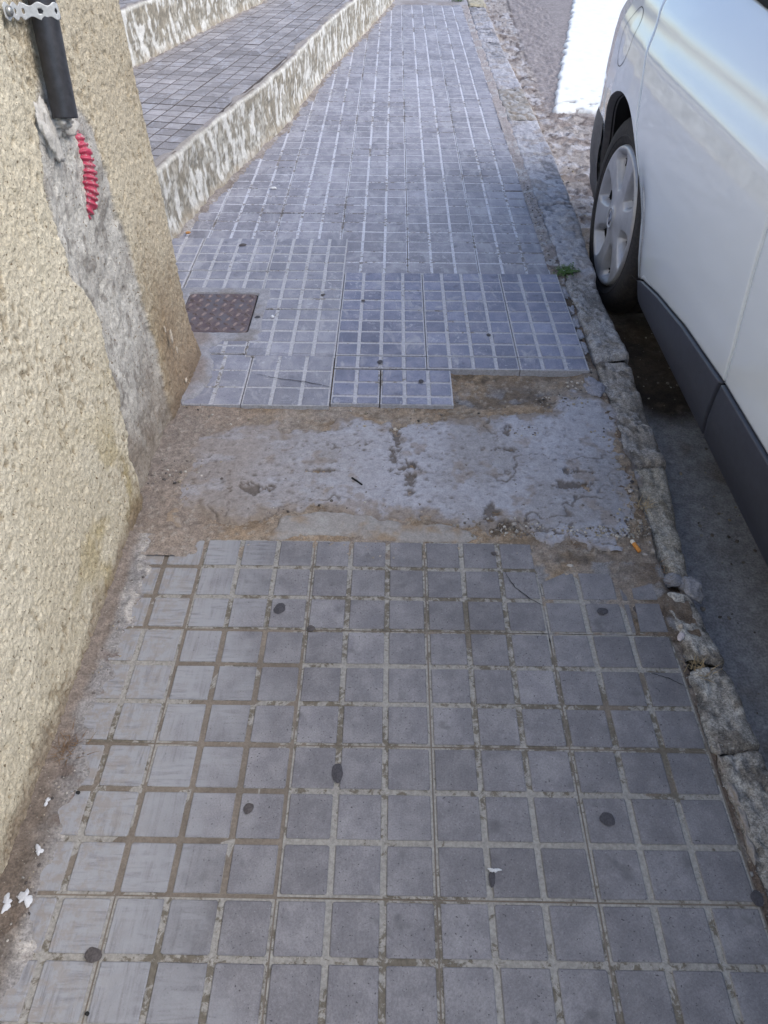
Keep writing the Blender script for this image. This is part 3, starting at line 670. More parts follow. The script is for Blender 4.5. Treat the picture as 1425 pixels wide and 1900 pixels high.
def toe(line_f, z, y0, y1, seed, w, name):      # line of dirt washed up at the foot of each riser
    ys = np.arange(y0, y1, .008); ws = np.linspace(-.03, w, 16); Yg, Wg = np.meshgrid(ys, ws, indexing='ij')
    Xg = line_f(Yg) + Wg; Z = z + .010 - ss(-.03, w, Wg + fbm(Xg, Yg, 22, seed, 5, .65) * .03) * .016 + fbm(Xg, Yg, 40, seed + 1, 3) * .002
    C = full(Xg.shape, (.27, .24, .225)); C = mixc(C, ss(0, .3, fbm(Xg, Yg, 16, seed + 2, 5)), (.21, .18, .165)); C = mixc(C, ss(.15, .4, fbm(Xg, Yg, 25, seed + 3, 5)), (.36, .34, .33))
    tag(link(name, mesh_np(name, np.stack([Xg, Yg, Z], -1), grid_faces(len(ys), 16)[:, ::-1], C, mat=M['dirt'])), kind='structure')
toe(xbase, 0, 1.64, 7.0, 620, .055, 'dirt_line'); toe(xb2, T1, 1.7, 7.0, 640, .05, 'dirt_line')
# end of the pavement: rough cement apron
def apron_z(X, Y):
    Z = .004 + fbm(X, Y, 6, 650, 4) * .006 - .02 * ss(6.50, 6.44, Y + fbm(X, Y, 8, 651) * .04)
    C = full(X.shape, (.34, .33, .35)); C = mixc(C, ss(0, .3, fbm(X, Y, 7, 652, 5)), (.27, .25, .25))
    return Z, C
hfield('cement_apron', axis((-.1, .56, .015)), axis((6.4, 9, .02)), apron_z, M['concrete'])

# ------------------------------------------------------------------ white house behind the terraces (mirrored in the car)
wh = tag(empty('white_house', (-4.4, 5, T2)), 'white house front behind the upper terrace, mirrored in the side of the car', 'house')
def slab(name, x0, x1, y0, y1, z0, z1, mat, parent):
    V = [(x, y, z) for z in (z0, z1) for x, y in ((x0, y0), (x1, y0), (x1, y1), (x0, y1))]
    o = link(name, py_mesh(name, V, [(3, 2, 1, 0), (4, 5, 6, 7), (0, 1, 5, 4), (1, 2, 6, 5), (2, 3, 7, 6), (3, 0, 4, 7)], mat), parent); o.matrix_parent_inverse = Matrix.Translation(-parent.location); return o
wm = plain('white plaster', (.78, .77, .74), .9, .05, 6, .002); gl = plain('dark window pane', (.03, .035, .04), .1); fr = plain('brown window frame', (.16, .09, .05), .6); yc = 2.2
for a, b in ((2.0, 3.0), (4.1, 5.3), (6.4, 7.4), (8.5, 10.0)):
    slab('wall', -4.7, -4.4, a, b, T2 - .01, 4.4, wm, wh)
for a, b, z0, z1 in ((3.0, 4.1, 1.3, 2.7), (5.3, 6.4, T2, 2.6), (7.4, 8.5, 1.3, 2.7)):
    if z0 > 1: slab('wall', -4.7, -4.4, a, b, T2 - .01, z0, wm, wh)
    slab('wall', -4.7, -4.4, a, b, z1, 4.4, wm, wh)
    f = slab('window' if z0 > 1 else 'door', -4.58, -4.54, a, b, z0, z1, fr, wh); slab('sill' if z0 > 1 else 'step', -4.4, -4.3, a - .05, b + .05, z0 - .06, z0 - .002, wm, wh)
    if z0 > 1:
        for k in (0, 1): q = slab('pane', -4.54, -4.53, a + .08 + k * .5, a + .52 + k * .5, z0 + .1, z1 - .1, gl, wh)
slab('cornice', -4.75, -4.25, 1.95, 10.05, 4.402, 4.55, wm, wh)

# ------------------------------------------------------------------ house wall
house = tag(empty('house_wall', (-.52, 0, 0)), 'cream roughcast house wall ending at a corner beside the pavement', 'wall')
cz = [-.05, .011, .118, .283, .389, .517, .652, .742, .80]; cl = [1.04, 1.042, 1.057, 1.10, 1.114, 1.061, 1.08, 1.123, 1.17]; cr = [1.36, 1.33, 1.338, 1.343, 1.345, 1.330, 1.319, 1.262, 1.20]
def wall_fun(Y, Z):
    wob = fbm(Y, Z, 16, 700, 4) * .022
    yl = np.interp(Z, cz, cl); yr = np.interp(Z, cz, cr)
    inner = np.minimum(Y - yl, yr - Y) + wob
    ch = ss(-.004, .006, inner) * ss(.76, .725, Z + fbm(Y, Z, 18, 701) * .02)
    f1, f2, k = worley(Y, Z, 118, 702); g1, g2, k2 = worley(Y + fbm(Y, Z, 60, 706) * .006, Z, 62, 703)
    st = np.clip(1 - f1 / .62, 0, 1) * (.3 + .7 * k) * .0026 + fbm(Y * 1.15, Z, 120, 704, 3, .65) * .0024 + fbm(Y, Z, 30, 718, 3) * .0010 - ss(.28, .5, fbm(Y, Z * .8, 85, 719, 2)) * .0025 + fbm(Y, Z, 5, 705, 3) * .004
    mo = fbm(Y, Z, 26, 707, 5) * .0055 + fbm(Y * 1.6, Z * .7, 60, 708, 4) * .0030 - pits(Y, Z, 50, 709, .4, .3) * .0035
    lowc = ss(.62, .40, Z)
    depth = -.002 * (1 - lowc) - .010 * lowc * ss(.0, .05, Y - yl + wob) * ss(-.01, .07, yr - Y + wob) - .007 * lowc * ss(0, .012, Y - yl + wob)
    groove = ss(.026, .006, np.abs(Y - yl - .012 + wob)) * ss(.50, .42, Z); depth = depth - groove * .012 * ch
    groove2 = ss(.016, .004, np.abs(Y - yl + .002 + wob)) * ss(.45, .52, Z) * ss(.70, .64, Z); depth = depth - groove2 * .010
    Xd = st * (1 - ch) + (mo + depth) * ch
    Xd += .010 * ss(1.60, 1.5, Y) * 0 + .012 * ss(.10, .0, Z) * ss(1.35, 1.5, Y)      # spread at the foot
    # colour
    C = full(Y.shape, (.65, .585, .445))
    C = mixc(C, ss(-.2, .3, fbm(Y, Z, 4, 710, 4)) * .6, (.73, .67, .53))
    C = mixc(C, ss(.1, .4, fbm(Y, Z, 7, 711, 4)) * .35, (.66, .61, .47))
    C = mixc(C, ss(.015, .0, st - .001) * .5, (.25, .20, .13)) if False else C
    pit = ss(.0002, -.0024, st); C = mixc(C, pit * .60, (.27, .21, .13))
    C = mixc(C, ss(.1, .4, fbm(Y, Z, 9, 712, 5)) * ss(.40, .1, Z) * ss(.6, .85, Y) * .55, (.40, .31, .12))
    C = mixc(C, ss(1.12, 1.2, Z), (.78, .78, .76))  # unseen upper wall made white to brighten the car's reflection and the bounce
    right = (1 - ss(1.12, 1.2, Z)) * ss(1.22, 1.42, Y + fbm(Y, Z, 8, 713) * .06); C = mixc(C, right * .55, (.46, .39, .28)); C = mixc(C, right * ss(.48, .05, Z + fbm(Y, Z, 9, 714) * .12) * .75, (.29, .205, .135))
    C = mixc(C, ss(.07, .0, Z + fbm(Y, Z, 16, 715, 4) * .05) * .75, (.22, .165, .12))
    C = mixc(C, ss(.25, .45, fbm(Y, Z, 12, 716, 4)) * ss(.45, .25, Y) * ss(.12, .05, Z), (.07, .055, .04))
    CM = full(Y.shape, (.60, .58, .53)); CM = mixc(CM, ss(-.1, .3, fbm(Y, Z, 18, 720, 5)), (.50, .48, .44)); CM = mixc(CM, ss(.1, .35, fbm(Y * 1.5, Z, 36, 721, 5)) * .6, (.22, .20, .18))
    CM = mixc(CM, ss(-.002, -.007, mo) * .6, (.16, .145, .13)); CM = mixc(CM, np.maximum(groove, groove2) * .7, (.15, .125, .10)); CM = mixc(CM, ss(.22, .02, Z + fbm(Y, Z, 10, 722, 4) * .10) * .7, (.25, .20, .155))  # groove tint paints in the shadow along the chase's left edge
    C = C * (1 - ch[..., None]) + CM * ch[..., None]
    C *= (1 + .12 * fbm(Y, Z, 110, 725, 3))[..., None]
    return Xd, C
wy = axis((-3, -.2, .1), (-.2, .25, .02), (.25, 1.60, .0027)); wz = axis((-.03, 1.0, .0027), (1.0, 1.3, .02), (1.3, 3.4, .15))
Yg, Zg = np.meshgrid(wy, wz, indexing='ij'); Xd, C = wall_fun(Yg, Zg)
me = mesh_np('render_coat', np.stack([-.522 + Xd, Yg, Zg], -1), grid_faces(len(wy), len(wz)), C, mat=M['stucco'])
o = link('render_coat', me, house); o.matrix_parent_inverse = Matrix.Translation(-house.location)
# rounded corner and end face
t = np.linspace(0, math.pi / 2, 9); cyx = [(-.522 - .028 * (1 - math.cos(a)), 1.60 + .028 * math.sin(a)) for a in t]
cyx += [(-.55 - k, 1.628) for k in np.concatenate([np.arange(.004, .3, .004), np.arange(.3, 3.2, .2)])]
arc = np.concatenate([[0], np.cumsum([math.dist(a, b) for a, b in zip(cyx[:-1], cyx[1:])])])
Sg, Zg = np.meshgrid(1.60 + arc, wz[::1], indexing='ij'); Xd, C = wall_fun(Sg, Zg)
cx = np.array(cyx); nrm = np.array([(math.cos(a), math.sin(a)) for a in t] + [(0, 1)] * (len(cyx) - 9))
V = np.stack([cx[:, 0][:, None] + nrm[:, 0][:, None] * Xd, cx[:, 1][:, None] + nrm[:, 1][:, None] * Xd, Zg], -1)
me = mesh_np('corner_render', V, grid_faces(len(cyx), len(wz)), C, mat=M['stucco']); o = link('corner_render', me, house); o.matrix_parent_inverse = Matrix.Translation(-house.location)
V = [(-3.7, -3, 3.4), (-.52, -3, 3.4), (-.52, 1.6, 3.4), (-3.7, 1.628, 3.4)]
o = link('coping', py_mesh('coping', [(x, y, 3.38) for x, y, z in V] + [(x + (.03 if i in (1, 2) else 0), y + (.03 if i > 1 else 0), 3.46) for i, (x, y, z) in enumerate(V)],
         [(3, 2, 1, 0), (4, 5, 6, 7), (0, 1, 5, 4), (1, 2, 6, 5), (2, 3, 7, 6), (3, 0, 4, 7)], plain('cement coping', (.4, .38, .34), .9)), house)
o.matrix_parent_inverse = Matrix.Translation(-house.location)

# ------------------------------------------------------------------ drainpipe, strap, conduit
pm = plain('black plastic pipe', (.035, .036, .042), .42, .25, 90, .0003, spec=.5)
d0 = Vector((-.499, 1.160, .704)); d1 = Vector((-.499, 1.196, .852)); dr = (d1 - d0)
pipe = tag(empty('drainpipe', d0), 'black plastic pipe strapped to the cream wall and running down into grey mortar', 'pipe')
V, F = tube([d0 + dr * .045, d0 + dr * .06, d0 + dr * .5, d1, d1 + dr * 3, d1 + dr * 10], [.0185, .0186, .0184, .0186, .0185, .0185], 28)
o = link('pipe', py_mesh('pipe', V, F, pm, True), pipe); o.matrix_parent_inverse = Matrix.Translation(-pipe.location)
sm = plain('galvanised steel', (.60, .61, .60), .45, .12, 120, .0002, metal=.25)
strap = tag(empty('fixing_strap', (-.48, 1.17, .845)), 'galvanised perforated fixing strap bent round the black pipe', 'strap')
cpipe = d0 + dr * ((.843 - d0.z) / dr.z); path = []
for yy in np.arange(1.105, cpipe.y - .030, .0012): path.append((-.5145, yy))
for a in np.linspace(-1.25, 1.25, 44): path.append((-.499 + .0205 * math.cos(a), cpipe.y + .0205 * math.sin(a)))
for yy in np.arange(cpipe.y + .030, cpipe.y + .075, .0012): path.append((-.5145, yy))
P = np.array(path); S = np.concatenate([[0], np.cumsum(np.hypot(*(P[1:] - P[:-1]).T))]); s = np.arange(0, S[-1], .0011)
px, py = np.interp(s, S, P[:, 0]), np.interp(s, S, P[:, 1]); nw = 15; V = []; F = []; per = .0235
for i, si in enumerate(s):
    hw = .0085 + .0022 * math.cos(2 * math.pi * (si - .009) / per)
    for j in range(nw): V.append((px[i], py[i], .838 - (py[i] - 1.2) * .16 + hw * (j / (nw - 1) * 2 - 1)))
for i in range(len(s) - 1):
    for j in range(nw - 1):
        zc = (j + .5) / (nw - 1) * 2 - 1; sc_ = ((s[i] - .009 + per / 2) % per) - per / 2
        if math.hypot(sc_, zc * .0100) < .0033: continue
        F.append((i * nw + j, (i + 1) * nw + j, (i + 1) * nw + j + 1, i * nw + j + 1))
me = py_mesh('band', V, F, sm, True); o = link('band', me, strap); o.matrix_parent_inverse = Matrix.Translation(-strap.location)
md = o.modifiers.new('thick', 'SOLIDIFY'); md.thickness = .0012
V, F = tube([(-.514, 1.1145, .852), (-.510, 1.1145, .852), (-.508, 1.1145, .852)], [.0062, .0060, .003], 18)
o = link('screw', py_mesh('screw', V, F, plain('screw steel', (.4, .4, .38), .4, .2, 200, metal=.8), True), strap); o.matrix_parent_inverse = Matrix.Translation(-strap.location)

red = NB('red conduit plastic'); pr = red.obj(); rn = red.noise(pr, 160, 4, .7)
redm = red.out(red.mix(red.rng(rn, .50, .64, 0, .8), (.50, .055, .11), (.46, .38, .36)), .45, red.bump(rn, .0005), .5)
cond = tag(empty('corrugated_conduit', (-.522, 1.235, .60)), 'red corrugated conduit half buried upright in the grey mortar of the wall', 'conduit')
cp = [(-.542, 1.258, .668), (-.527, 1.256, .652), (-.5195, 1.253, .632), (-.518, 1.246, .605), (-.5185, 1.236, .580), (-.5245, 1.225, .558), (-.538, 1.216, .542)]
cpts = []; rad = []; N = 150
cpn = np.array(cp); tt = np.linspace(0, len(cp) - 1, N)
for a in tt: cpts.append(tuple(np.interp(a, range(len(cp)), cpn[:, k]) for k in range(3)))
L = np.concatenate([[0], np.cumsum([math.dist(a, b) for a, b in zip(cpts[:-1], cpts[1:])])])
cpts = [(p[0] - .0035, p[1] - .006, p[2]) for p in cpts]
V = []; F = []; nn_ = 22
for i, p in enumerate(cpts):
    d = (Vector(cpts[min(i + 1, N - 1)]) - Vector(cpts[max(i - 1, 0)])).normalized(); a = d.cross(Vector((1, 0, 0))).normalized(); b = d.cross(a)
    for k in range(nn_):
        th = 2 * math.pi * k / nn_; ph = (L[i] / .0098 + .28 * math.cos(th - .4)) * 2 * math.pi
        r = .0134 + .0022 * math.tanh(2.2 * math.sin(ph))
        q = Vector(p) + (a * math.cos(th) + b * math.sin(th)) * r; V.append(q)
for i in range(N - 1):
    for k in range(nn_): F.append((i * nn_ + k, i * nn_ + (k + 1) % nn_, (i + 1) * nn_ + (k + 1) % nn_, (i + 1) * nn_ + k))
o = link('tube', py_mesh('tube', V, F, redm, True), cond); o.matrix_parent_inverse = Matrix.Translation(-cond.location)
# mortar collar round the pipe's foot and flakes of old pinkish paint low on the corner
def lump(name, c, r, seed, mat, parent, sub=3, sq=(1, 1, 1), amp=.3, col=None):
    bm = bmesh.new(); bmesh.ops.create_icosphere(bm, subdivisions=sub, radius=1)
    rr = random.Random(seed); o3 = Vector((rr.uniform(0, 50), rr.uniform(0, 50), rr.uniform(0, 50)))
    from mathutils import noise as mn
    for v in bm.verts:
        k = 1 + amp * mn.fractal(v.co * 1.3 + o3, 1.0, 2.0, 4) ; v.co = Vector((v.co.x * r * sq[0], v.co.y * r * sq[1], v.co.z * r * sq[2])) * k
    me = bm_mesh(name, bm, mat, True)
    if col is not None:
        a = me.color_attributes.new('Col', 'FLOAT_COLOR', 'POINT'); a.data.foreach_set('color', np.tile(np.array(tuple(col) + (1,), np.float32), len(me.vertices)))
    o = link(name, me, parent); o.location = c
    if parent is not None: o.matrix_parent_inverse = Matrix.Translation(-parent.location)
    return o
lump('mortar_collar', (-.516, 1.172, .706), .026, 5, M['concrete'], house, 4, (.75, 1.0, .7), .8, (.52, .50, .46))
lump('mortar_collar', (-.520, 1.130, .700), .026, 8, M['concrete'], house, 4, (.35, .8, 1.5), .8, (.54, .52, .48))
lump('mortar_collar', (-.522, 1.205, .690), .020, 12, M['concrete'], house, 4, (.5, 1.2, .7), .8, (.52, .50, .46))
for (u, v, r, sq, sd_) in [(318, 625, .009, (.25, .8, 1.6), 3), (328, 648, .006, (.3, .6, 1.4), 4), (306, 612, .006, (.3, .5, 1.6), 6), (345, 705, .006, (.4, 1.2, .8), 7), (351, 714, .005, (.4, .6, 1.3), 9)]:
    y, z = W(u, v, -.512); lump('render_flake', (-.512, y, z), r, sd_, M['whitewash'], house, 3, sq, .6, (.60, .52, .42))

# ------------------------------------------------------------------ inspection cover
cov = tag(empty('inspection_cover', (-.507, 1.835, .007)), 'rusty brown square metal inspection cover with raised tread beside the wall corner', 'cover')
cb = NB('rusty cast iron'); p = cb.pos(); n = cb.noise(p, 60, 5, .65); n2 = cb.noise(p, 14, 4, .6)
cm = cb.out(cb.mix(cb.rng(n2, .4, .62), cb.mix(cb.rng(n, .4, .6), (.13, .09, .095), (.18, .135, .125)), (.15, .13, .14)), .55, cb.bump(n, .001), .5, .25)
def rbox(x0, x1, y0, y1, z0, z1, r, name, mat):
    V = []; ring = []
    for (cx_, cy_, a0) in ((x1 - r, y1 - r, 0), (x0 + r, y1 - r, 90), (x0 + r, y0 + r, 180), (x1 - r, y0 + r, 270)):
        for k in range(5): a = math.radians(a0 + 22.5 * k); ring.append((cx_ + r * math.cos(a), cy_ + r * math.sin(a)))
    n = len(ring); b = .002; cxm, cym = (x0 + x1) / 2, (y0 + y1) / 2
    V = [(x, y, z0) for x, y in ring] + [(x, y, z1 - b) for x, y in ring] + [(cxm + (x - cxm) * (1 - b * 2 / (x1 - x0)), cym + (y - cym) * (1 - b * 2 / (y1 - y0)), z1) for x, y in ring]
    F = [(i, (i + 1) % n, (i + 1) % n + n, i + n) for i in range(n)] + [(i + n, (i + 1) % n + n, (i + 1) % n + 2 * n, i + 2 * n) for i in range(n)] + [tuple(2 * n + i for i in range(n))]
    return V, F
for nm, bx_, z0, z1, mt in (('frame', (-.106, .106, -.114, .114), -.02, -.0025, M['dark_gap']), ('lid', (-.102, .102, -.110, .110), -.015, .001, cm)):
    V, F = rbox(*bx_, z0, z1, .014, nm, mt); link(nm, py_mesh(nm, V, F, mt), cov)
V = []; F = []
for i in range(8):
    for j in range(8):
        x = -.0875 + i * .025; y = -.094 + j * .0268; a = math.radians(45 if (i + j) % 2 else -45) + .25
        if abs(x) > .093 or abs(y) > .100: continue
        o_ = len(V); c_, s_ = math.cos(a), math.sin(a); ln, wd = .0125, .0050
        for (l, w, z) in [(-ln, 0, 0), (-ln * .4, wd, 0), (ln * .5, wd * .9, 0), (ln, 0, 0), (ln * .5, -wd * .9, 0), (-ln * .4, -wd, 0), (-ln * .3, 0, .0048), (ln * .45, 0, .0044)]:
            V.append((x + c_ * l - s_ * w, y + s_ * l + c_ * w, .0008 + z))
        F += [(o_ + a1, o_ + b1, o_ + c1) for a1, b1, c1 in ((0, 6, 1), (0, 5, 6))] + [(o_ + 1, o_ + 6, o_ + 7, o_ + 2), (o_ + 5, o_ + 4, o_ + 7, o_ + 6)] + [(o_ + 2, o_ + 7, o_ + 3), (o_ + 3, o_ + 7, o_ + 4)]
link('tread_pattern', py_mesh('tread_pattern', V, F, plain('worn iron tread', (.19, .15, .15), .5, .3, 150, .0004, metal=.2)), cov)
V, F = rbox(-.006, .012, .030, .048, 0, .0015, .004, 'x', cm)

# ------------------------------------------------------------------ car
car = empty('parked_car', (1.50, .95, RZ)); tag(car, 'white parked car with dark sill mouldings standing with its wheel against the kerb', 'car')
def cl_(name, me, parent=car, label=None):
    o = link(name, me, parent)
    if parent is car: o.matrix_parent_inverse = Matrix.Translation(-car.location)
    if label: o['label'] = label
    return o
pb_ = NB('white car paint'); pp = pb_.pos(); pn = pb_.noise(pp, 3, 3, .5); zc_ = pb_.sep(pp, 2)
dustm = pb_.op('MULTIPLY', pb_.rng(zc_, .36, .08, 0, .5), pb_.rng(pb_.noise(pp, 7, 2, .4), .2, .8, .7, 1))
pb_.out(pb_.mix(dustm, (.78, .84, .91), (.53, .57, .61)), pb_.rng(dustm, 0, .5, .10, .35), pb_.bump(pn, .0015, .25), .5)
pb_.b.inputs['Coat Weight'].default_value = 1.0; pb_.b.inputs['Coat Roughness'].default_value = .03
M['paint'] = pb_.m
M['trim'] = plain('dark sill plastic', (.045, .050, .070), .38, .12, 60, .0002, spec=.5)
M['bumper'] = plain('grey bumper plastic', (.12, .115, .12), .6, .15, 60)
M['liner'] = plain('black wheel arch liner', (.012, .012, .013), .9)
M['glass'] = plain('tinted car glass', (.02, .025, .03), .05, .05, 5, 0, spec=.9)
tb = NB('tyre rubber'); tp = tb.obj(); tn = tb.noise(tp, 90, 4, .7); M['tyre'] = tb.out(tb.mix(tb.rng(tn, .4, .7), (.022, .021, .024), (.050, .043, .040)), .75, tb.bump(tn, .0005), .4)
M['hub'] = plain('silver hubcap paint', (.48, .485, .52), .34, .08, 30, .0001, metal=.35, spec=.5)
M['steel'] = plain('dark steel wheel', (.02, .02, .022), .6, .2, 60)
XC = 1.50
zt = [-.06, .00, .05, .10, .16, .22, .30, .38, .46, .54, .60, .64, .68, .72, .76, .80]
xt = [.745, .735, .705, .685, .669, .660, .653, .650, .650, .653, .660, .681, .692, .718, .755, .792]
from numpy import polyfit, polyval
def Xs(z):
    r = 0
    for k, w in ((-.012, .25), (0, .5), (.012, .25)): r = r + w * np.interp(z + k, zt, xt)
    return r
pt = np.array([(0, .0, 2.0), (.2, .004, 2.2), (.4, .014, 2.4), (.55, .030, 2.55), (.7, .060, 2.695), (.85, .115, 2.83), (1.0, .205, 2.95), (1.15, .33, 3.03), (1.35, .52, 3.075), (1.7, .85, 3.10)])
pf = np.array([(0, .0, .2), (.3, .004, -.1), (.55, .014, -.35), (.8, .04, -.59), (.95, .08, -.73), (1.1, .15, -.86), (1.25, .26, -.96), (1.4, .39, -1.02), (1.65, .62, -1.06), (1.85, .85, -1.07)])
def body(t, z):
    """t = y along the straight flank; beyond 2.0 and below .2 it follows the rounded plan of tail and nose"""
    t = np.asarray(t, float); z = np.asarray(z, float); x = Xs(z)
    a = np.clip(t - 2.0, 0, None); b = np.clip(.2 - t, 0, None)
    dx = np.interp(a, pt[:, 0], pt[:, 1]) + np.interp(b, pf[:, 0], pf[:, 1])
    y = np.where(t > 2.0, np.interp(a, pt[:, 0], pt[:, 2]), np.where(t < .2, np.interp(b, pf[:, 0], pf[:, 2]), t))
    top = np.clip(z - .55, 0, None); y = y - np.where(t > 2.5, ss(2.5, 3.2, t) * top * .22, 0)
    k = np.clip(dx / .85, 0, 1); x = x * (1 - k) + XC * k if False else x + dx * (XC - x) / .85
    rr_ = np.minimum(np.hypot(t - 2.225, z - .135), np.hypot(t + .375, z - .135)); x = x + .026 * np.exp(-((rr_ - .345) / .07) ** 2) * ss(.46, .25, z)
    return x, y
WC, WR = (2.225, .135), .345; WC2 = (-.375, .135)
def panel(name, fa, fb, fza, fzb, mat, dt=.009, dz=.009, cut=(WC,), push=0.0, parent=car, edge=.010, mirror=True, label=None):
    ny = max(int(abs(fb(.3) - fa(.3)) / dt), 2) + 1; zlo, zhi = fza(0), fzb(0); nz = max(int(.75 / dz), 4) if callable(fzb) else 10
    lt, lz = abs(fb(.3) - fa(.3)), .5
    u = np.concatenate([[0, .0012 / lt], np.linspace(0, 1, ny)[1:-1], [1 - .0012 / lt, 1]]); v = np.concatenate([[0, .0015 / lz], np.linspace(0, 1, nz)[1:-1], [1 - .0015 / lz, 1]])
    ny, nz = len(u), len(v); U, Vv = np.meshgrid(u, v, indexing='ij'); Iu, Iv = np.meshgrid(np.arange(ny), np.arange(nz), indexing='ij')
    T = U * 1.0
    # iterate: z from t, t from z
    Z = np.full(U.shape, .3)
    for _ in range(6):
        A_ = fa(Z); B_ = fb(Z); T = A_ + (B_ - A_) * U; Z = fza(T) + (fzb(T) - fza(T)) * Vv
    keep = None
    ins = np.zeros(U.shape, bool)
    for c in cut:
        dy, dz_ = T - c[0], Z - c[1]; r = np.hypot(dy, dz_); i_ = r < WR; r = np.maximum(r, 1e-6)
        T = np.where(i_, c[0] + dy / r * WR, T); Z = np.where(i_, c[1] + dz_ / r * WR, Z); ins |= i_
    X, Y = body(T, Z)
    flare = 0
    for c in cut: flare = flare + np.exp(-((np.hypot(T - c[0], Z - c[1]) - WR) / .035) ** 2) * .003
    X = X - push - flare
    # soft inward fold at the panel's own edges gives a real shut line
    e = np.minimum(np.minimum(Iu, ny - 1 - Iu), np.minimum(Iv, nz - 1 - Iv))
    X = X + np.where(e < .5, edge, 0) + np.where((e >= .5) & (e < 1.5), .0004, 0)
    F = grid_faces(ny, nz); keep = ~ins.ravel()[F].all(1); F = F[keep]
    V = np.stack([X, Y, Z], -1).reshape(-1, 3)
    o = cl_(name, mesh_np(name, V, F, mat=mat), parent, label)
    if mirror:
        V2 = V.copy(); V2[:, 0] = 2 * XC - V2[:, 0]; cl_(name, mesh_np(name, V2, F[:, ::-1], mat=mat), parent)
    return o
cst = lambda c: (lambda z: np.zeros(np.shape(z)) + c)
seamz = [.0, .20, .30, .38, .47, .55, .62, .80]; seam_r = [1.90, 1.905, 1.92, 1.975, 2.055, 2.11, 2.17, 2.34]
SR = lambda z: np.interp(z, seamz, seam_r)
seam_f = lambda z: np.interp(z, [.0, .09, .17, .253, .32, .40, .52, .80], [1.20, 1.19, 1.165, 1.150, 1.155, 1.175, 1.207, 1.30])
SILLT = lambda t: np.interp(t, [.0, .30, .75, 1.15, 1.40, 1.60, 1.74, 1.80, 1.9], [.27, .268, .262, .253, .232, .200, .168, .14, .094])
ZB = .092; BELT = lambda t: np.interp(t, [-1.1, -.8, 0, .8, 1.7, 2.3, 3.2], [.50, .60, .70, .735, .765, .79, .80])
g = .0016
panel('dark_seam_backing', cst(.12), cst(2.6), cst(.10), lambda t: BELT(t) - .01, M['liner'], cut=(WC,), push=-.012, dt=.02)  # black sheet added behind the panels so the shut lines look shaded
panel('quarter_panel', lambda z: SR(z) + g, cst(3.70), cst(.10), BELT, M['paint'], cut=(WC,))
panel('rear_door', lambda z: seam_f(z) + g, lambda z: SR(z) - g, lambda t: SILLT(t) + .0015, BELT, M['paint'])
panel('front_door', cst(.10), lambda z: seam_f(z) - g, lambda t: SILLT(t) + .0015, BELT, M['paint'])
panel('front_wing', cst(-1.60), cst(.10 - g * 2), lambda t: np.where(t > -.02, ZB, .05) + 0 * t, BELT, M['paint'], cut=(WC2,), dt=.02, dz=.02)
ML = lambda z: np.interp(z, [.05, .09, .17, .25, .3], [1.205, 1.19, 1.168, 1.150, 1.15])
panel('sill_moulding', lambda z: ML(z) + .004, cst(1.800), cst(ZB - .004), lambda t: np.maximum(SILLT(t) - .002, ZB + .004), M['trim'], cut=(), push=.006, dz=.02, label='dark sill moulding on the rear door, tapering to a point')
panel('sill_moulding', cst(.12), lambda z: ML(z) - .004, cst(ZB - .004), lambda t: SILLT(t) - .002, M['trim'], cut=(), push=.006, dz=.02, label='dark sill moulding on the front door')
# sill lip in body colour under the moulding and the dark floor
ts = np.linspace(.05, 1.93, 90); rows = [(.090, -.003), (.078, .004), (.070, .020), (.066, .12)]
V = []
for t_ in ts:
    for z_, ox in rows: x_, y_ = body(t_, max(z_, .08)); V.append((float(x_) + ox, t_, z_))
cl_('sill_edge', mesh_np('sill_edge', V, grid_faces(len(ts), len(rows)), mat=M['trim']))
# arch lips and liners
def arch(c, x_in=.40):
    th = np.linspace(math.radians(-4), math.radians(184), 72); V = []; 
    offs = [(0, 0), (.004, .003), (.022, .006), (.03, .010)]
    for a in th:
        yy, zz = c[0] + WR * math.cos(a), c[1] + WR * math.sin(a); x_, y_ = body(yy, zz)
        for ox, rr in offs: V.append((float(x_) - .003 + ox, float(y_) - rr * math.cos(a), zz - rr * math.sin(a)))
    V = np.array(V).reshape(len(th), len(offs), 3); q = 30
    cl_('arch_lip', mesh_np('arch_lip', V[q:], grid_faces(len(th) - q, len(offs))[:, ::-1], mat=M['paint']))
    cl_('arch_lip', mesh_np('arch_lip', V[:q + 1], grid_faces(q + 1, len(offs))[:, ::-1], mat=M['bumper']), label='grey plastic rear edge of the wheel arch')
    V = []
    for a in th:
        yy, zz = c[0] + (WR - .008) * math.cos(a), c[1] + (WR - .008) * math.sin(a); x_, y_ = body(yy, zz)
        for ox in (.018, .15, x_in): V.append((float(x_) + ox, float(y_) , zz))
    cl_('arch_liner', mesh_np('arch_liner', V, grid_faces(len(th), 3)[:, ::-1], mat=M['liner']))
    th2 = np.linspace(0, 2 * math.pi, 40); V = [(.66 + x_in, c[0], c[1])] + [(.66 + x_in, c[0] + .36 * math.cos(a), max(c[1] + .36 * math.sin(a), -.03)) for a in th2]
    cl_('arch_back', py_mesh('arch_back', V, [(0, i, i + 1) for i in range(1, 40)], M['liner']))
arch(WC); arch(WC2)
V = [(.74, -.9, .055), (2.26, -.9, .055), (2.26, 1.9, .055), (.74, 1.9, .055)]; cl_('underbody', py_mesh('underbody', V, [(3, 2, 1, 0)], M['liner']))
V = [(1.08, 1.9, .055), (1.92, 1.9, .055), (1.92, 2.95, .10), (1.08, 2.95, .10)]; cl_('underbody', py_mesh('underbody', V, [(3, 2, 1, 0)], M['liner']))
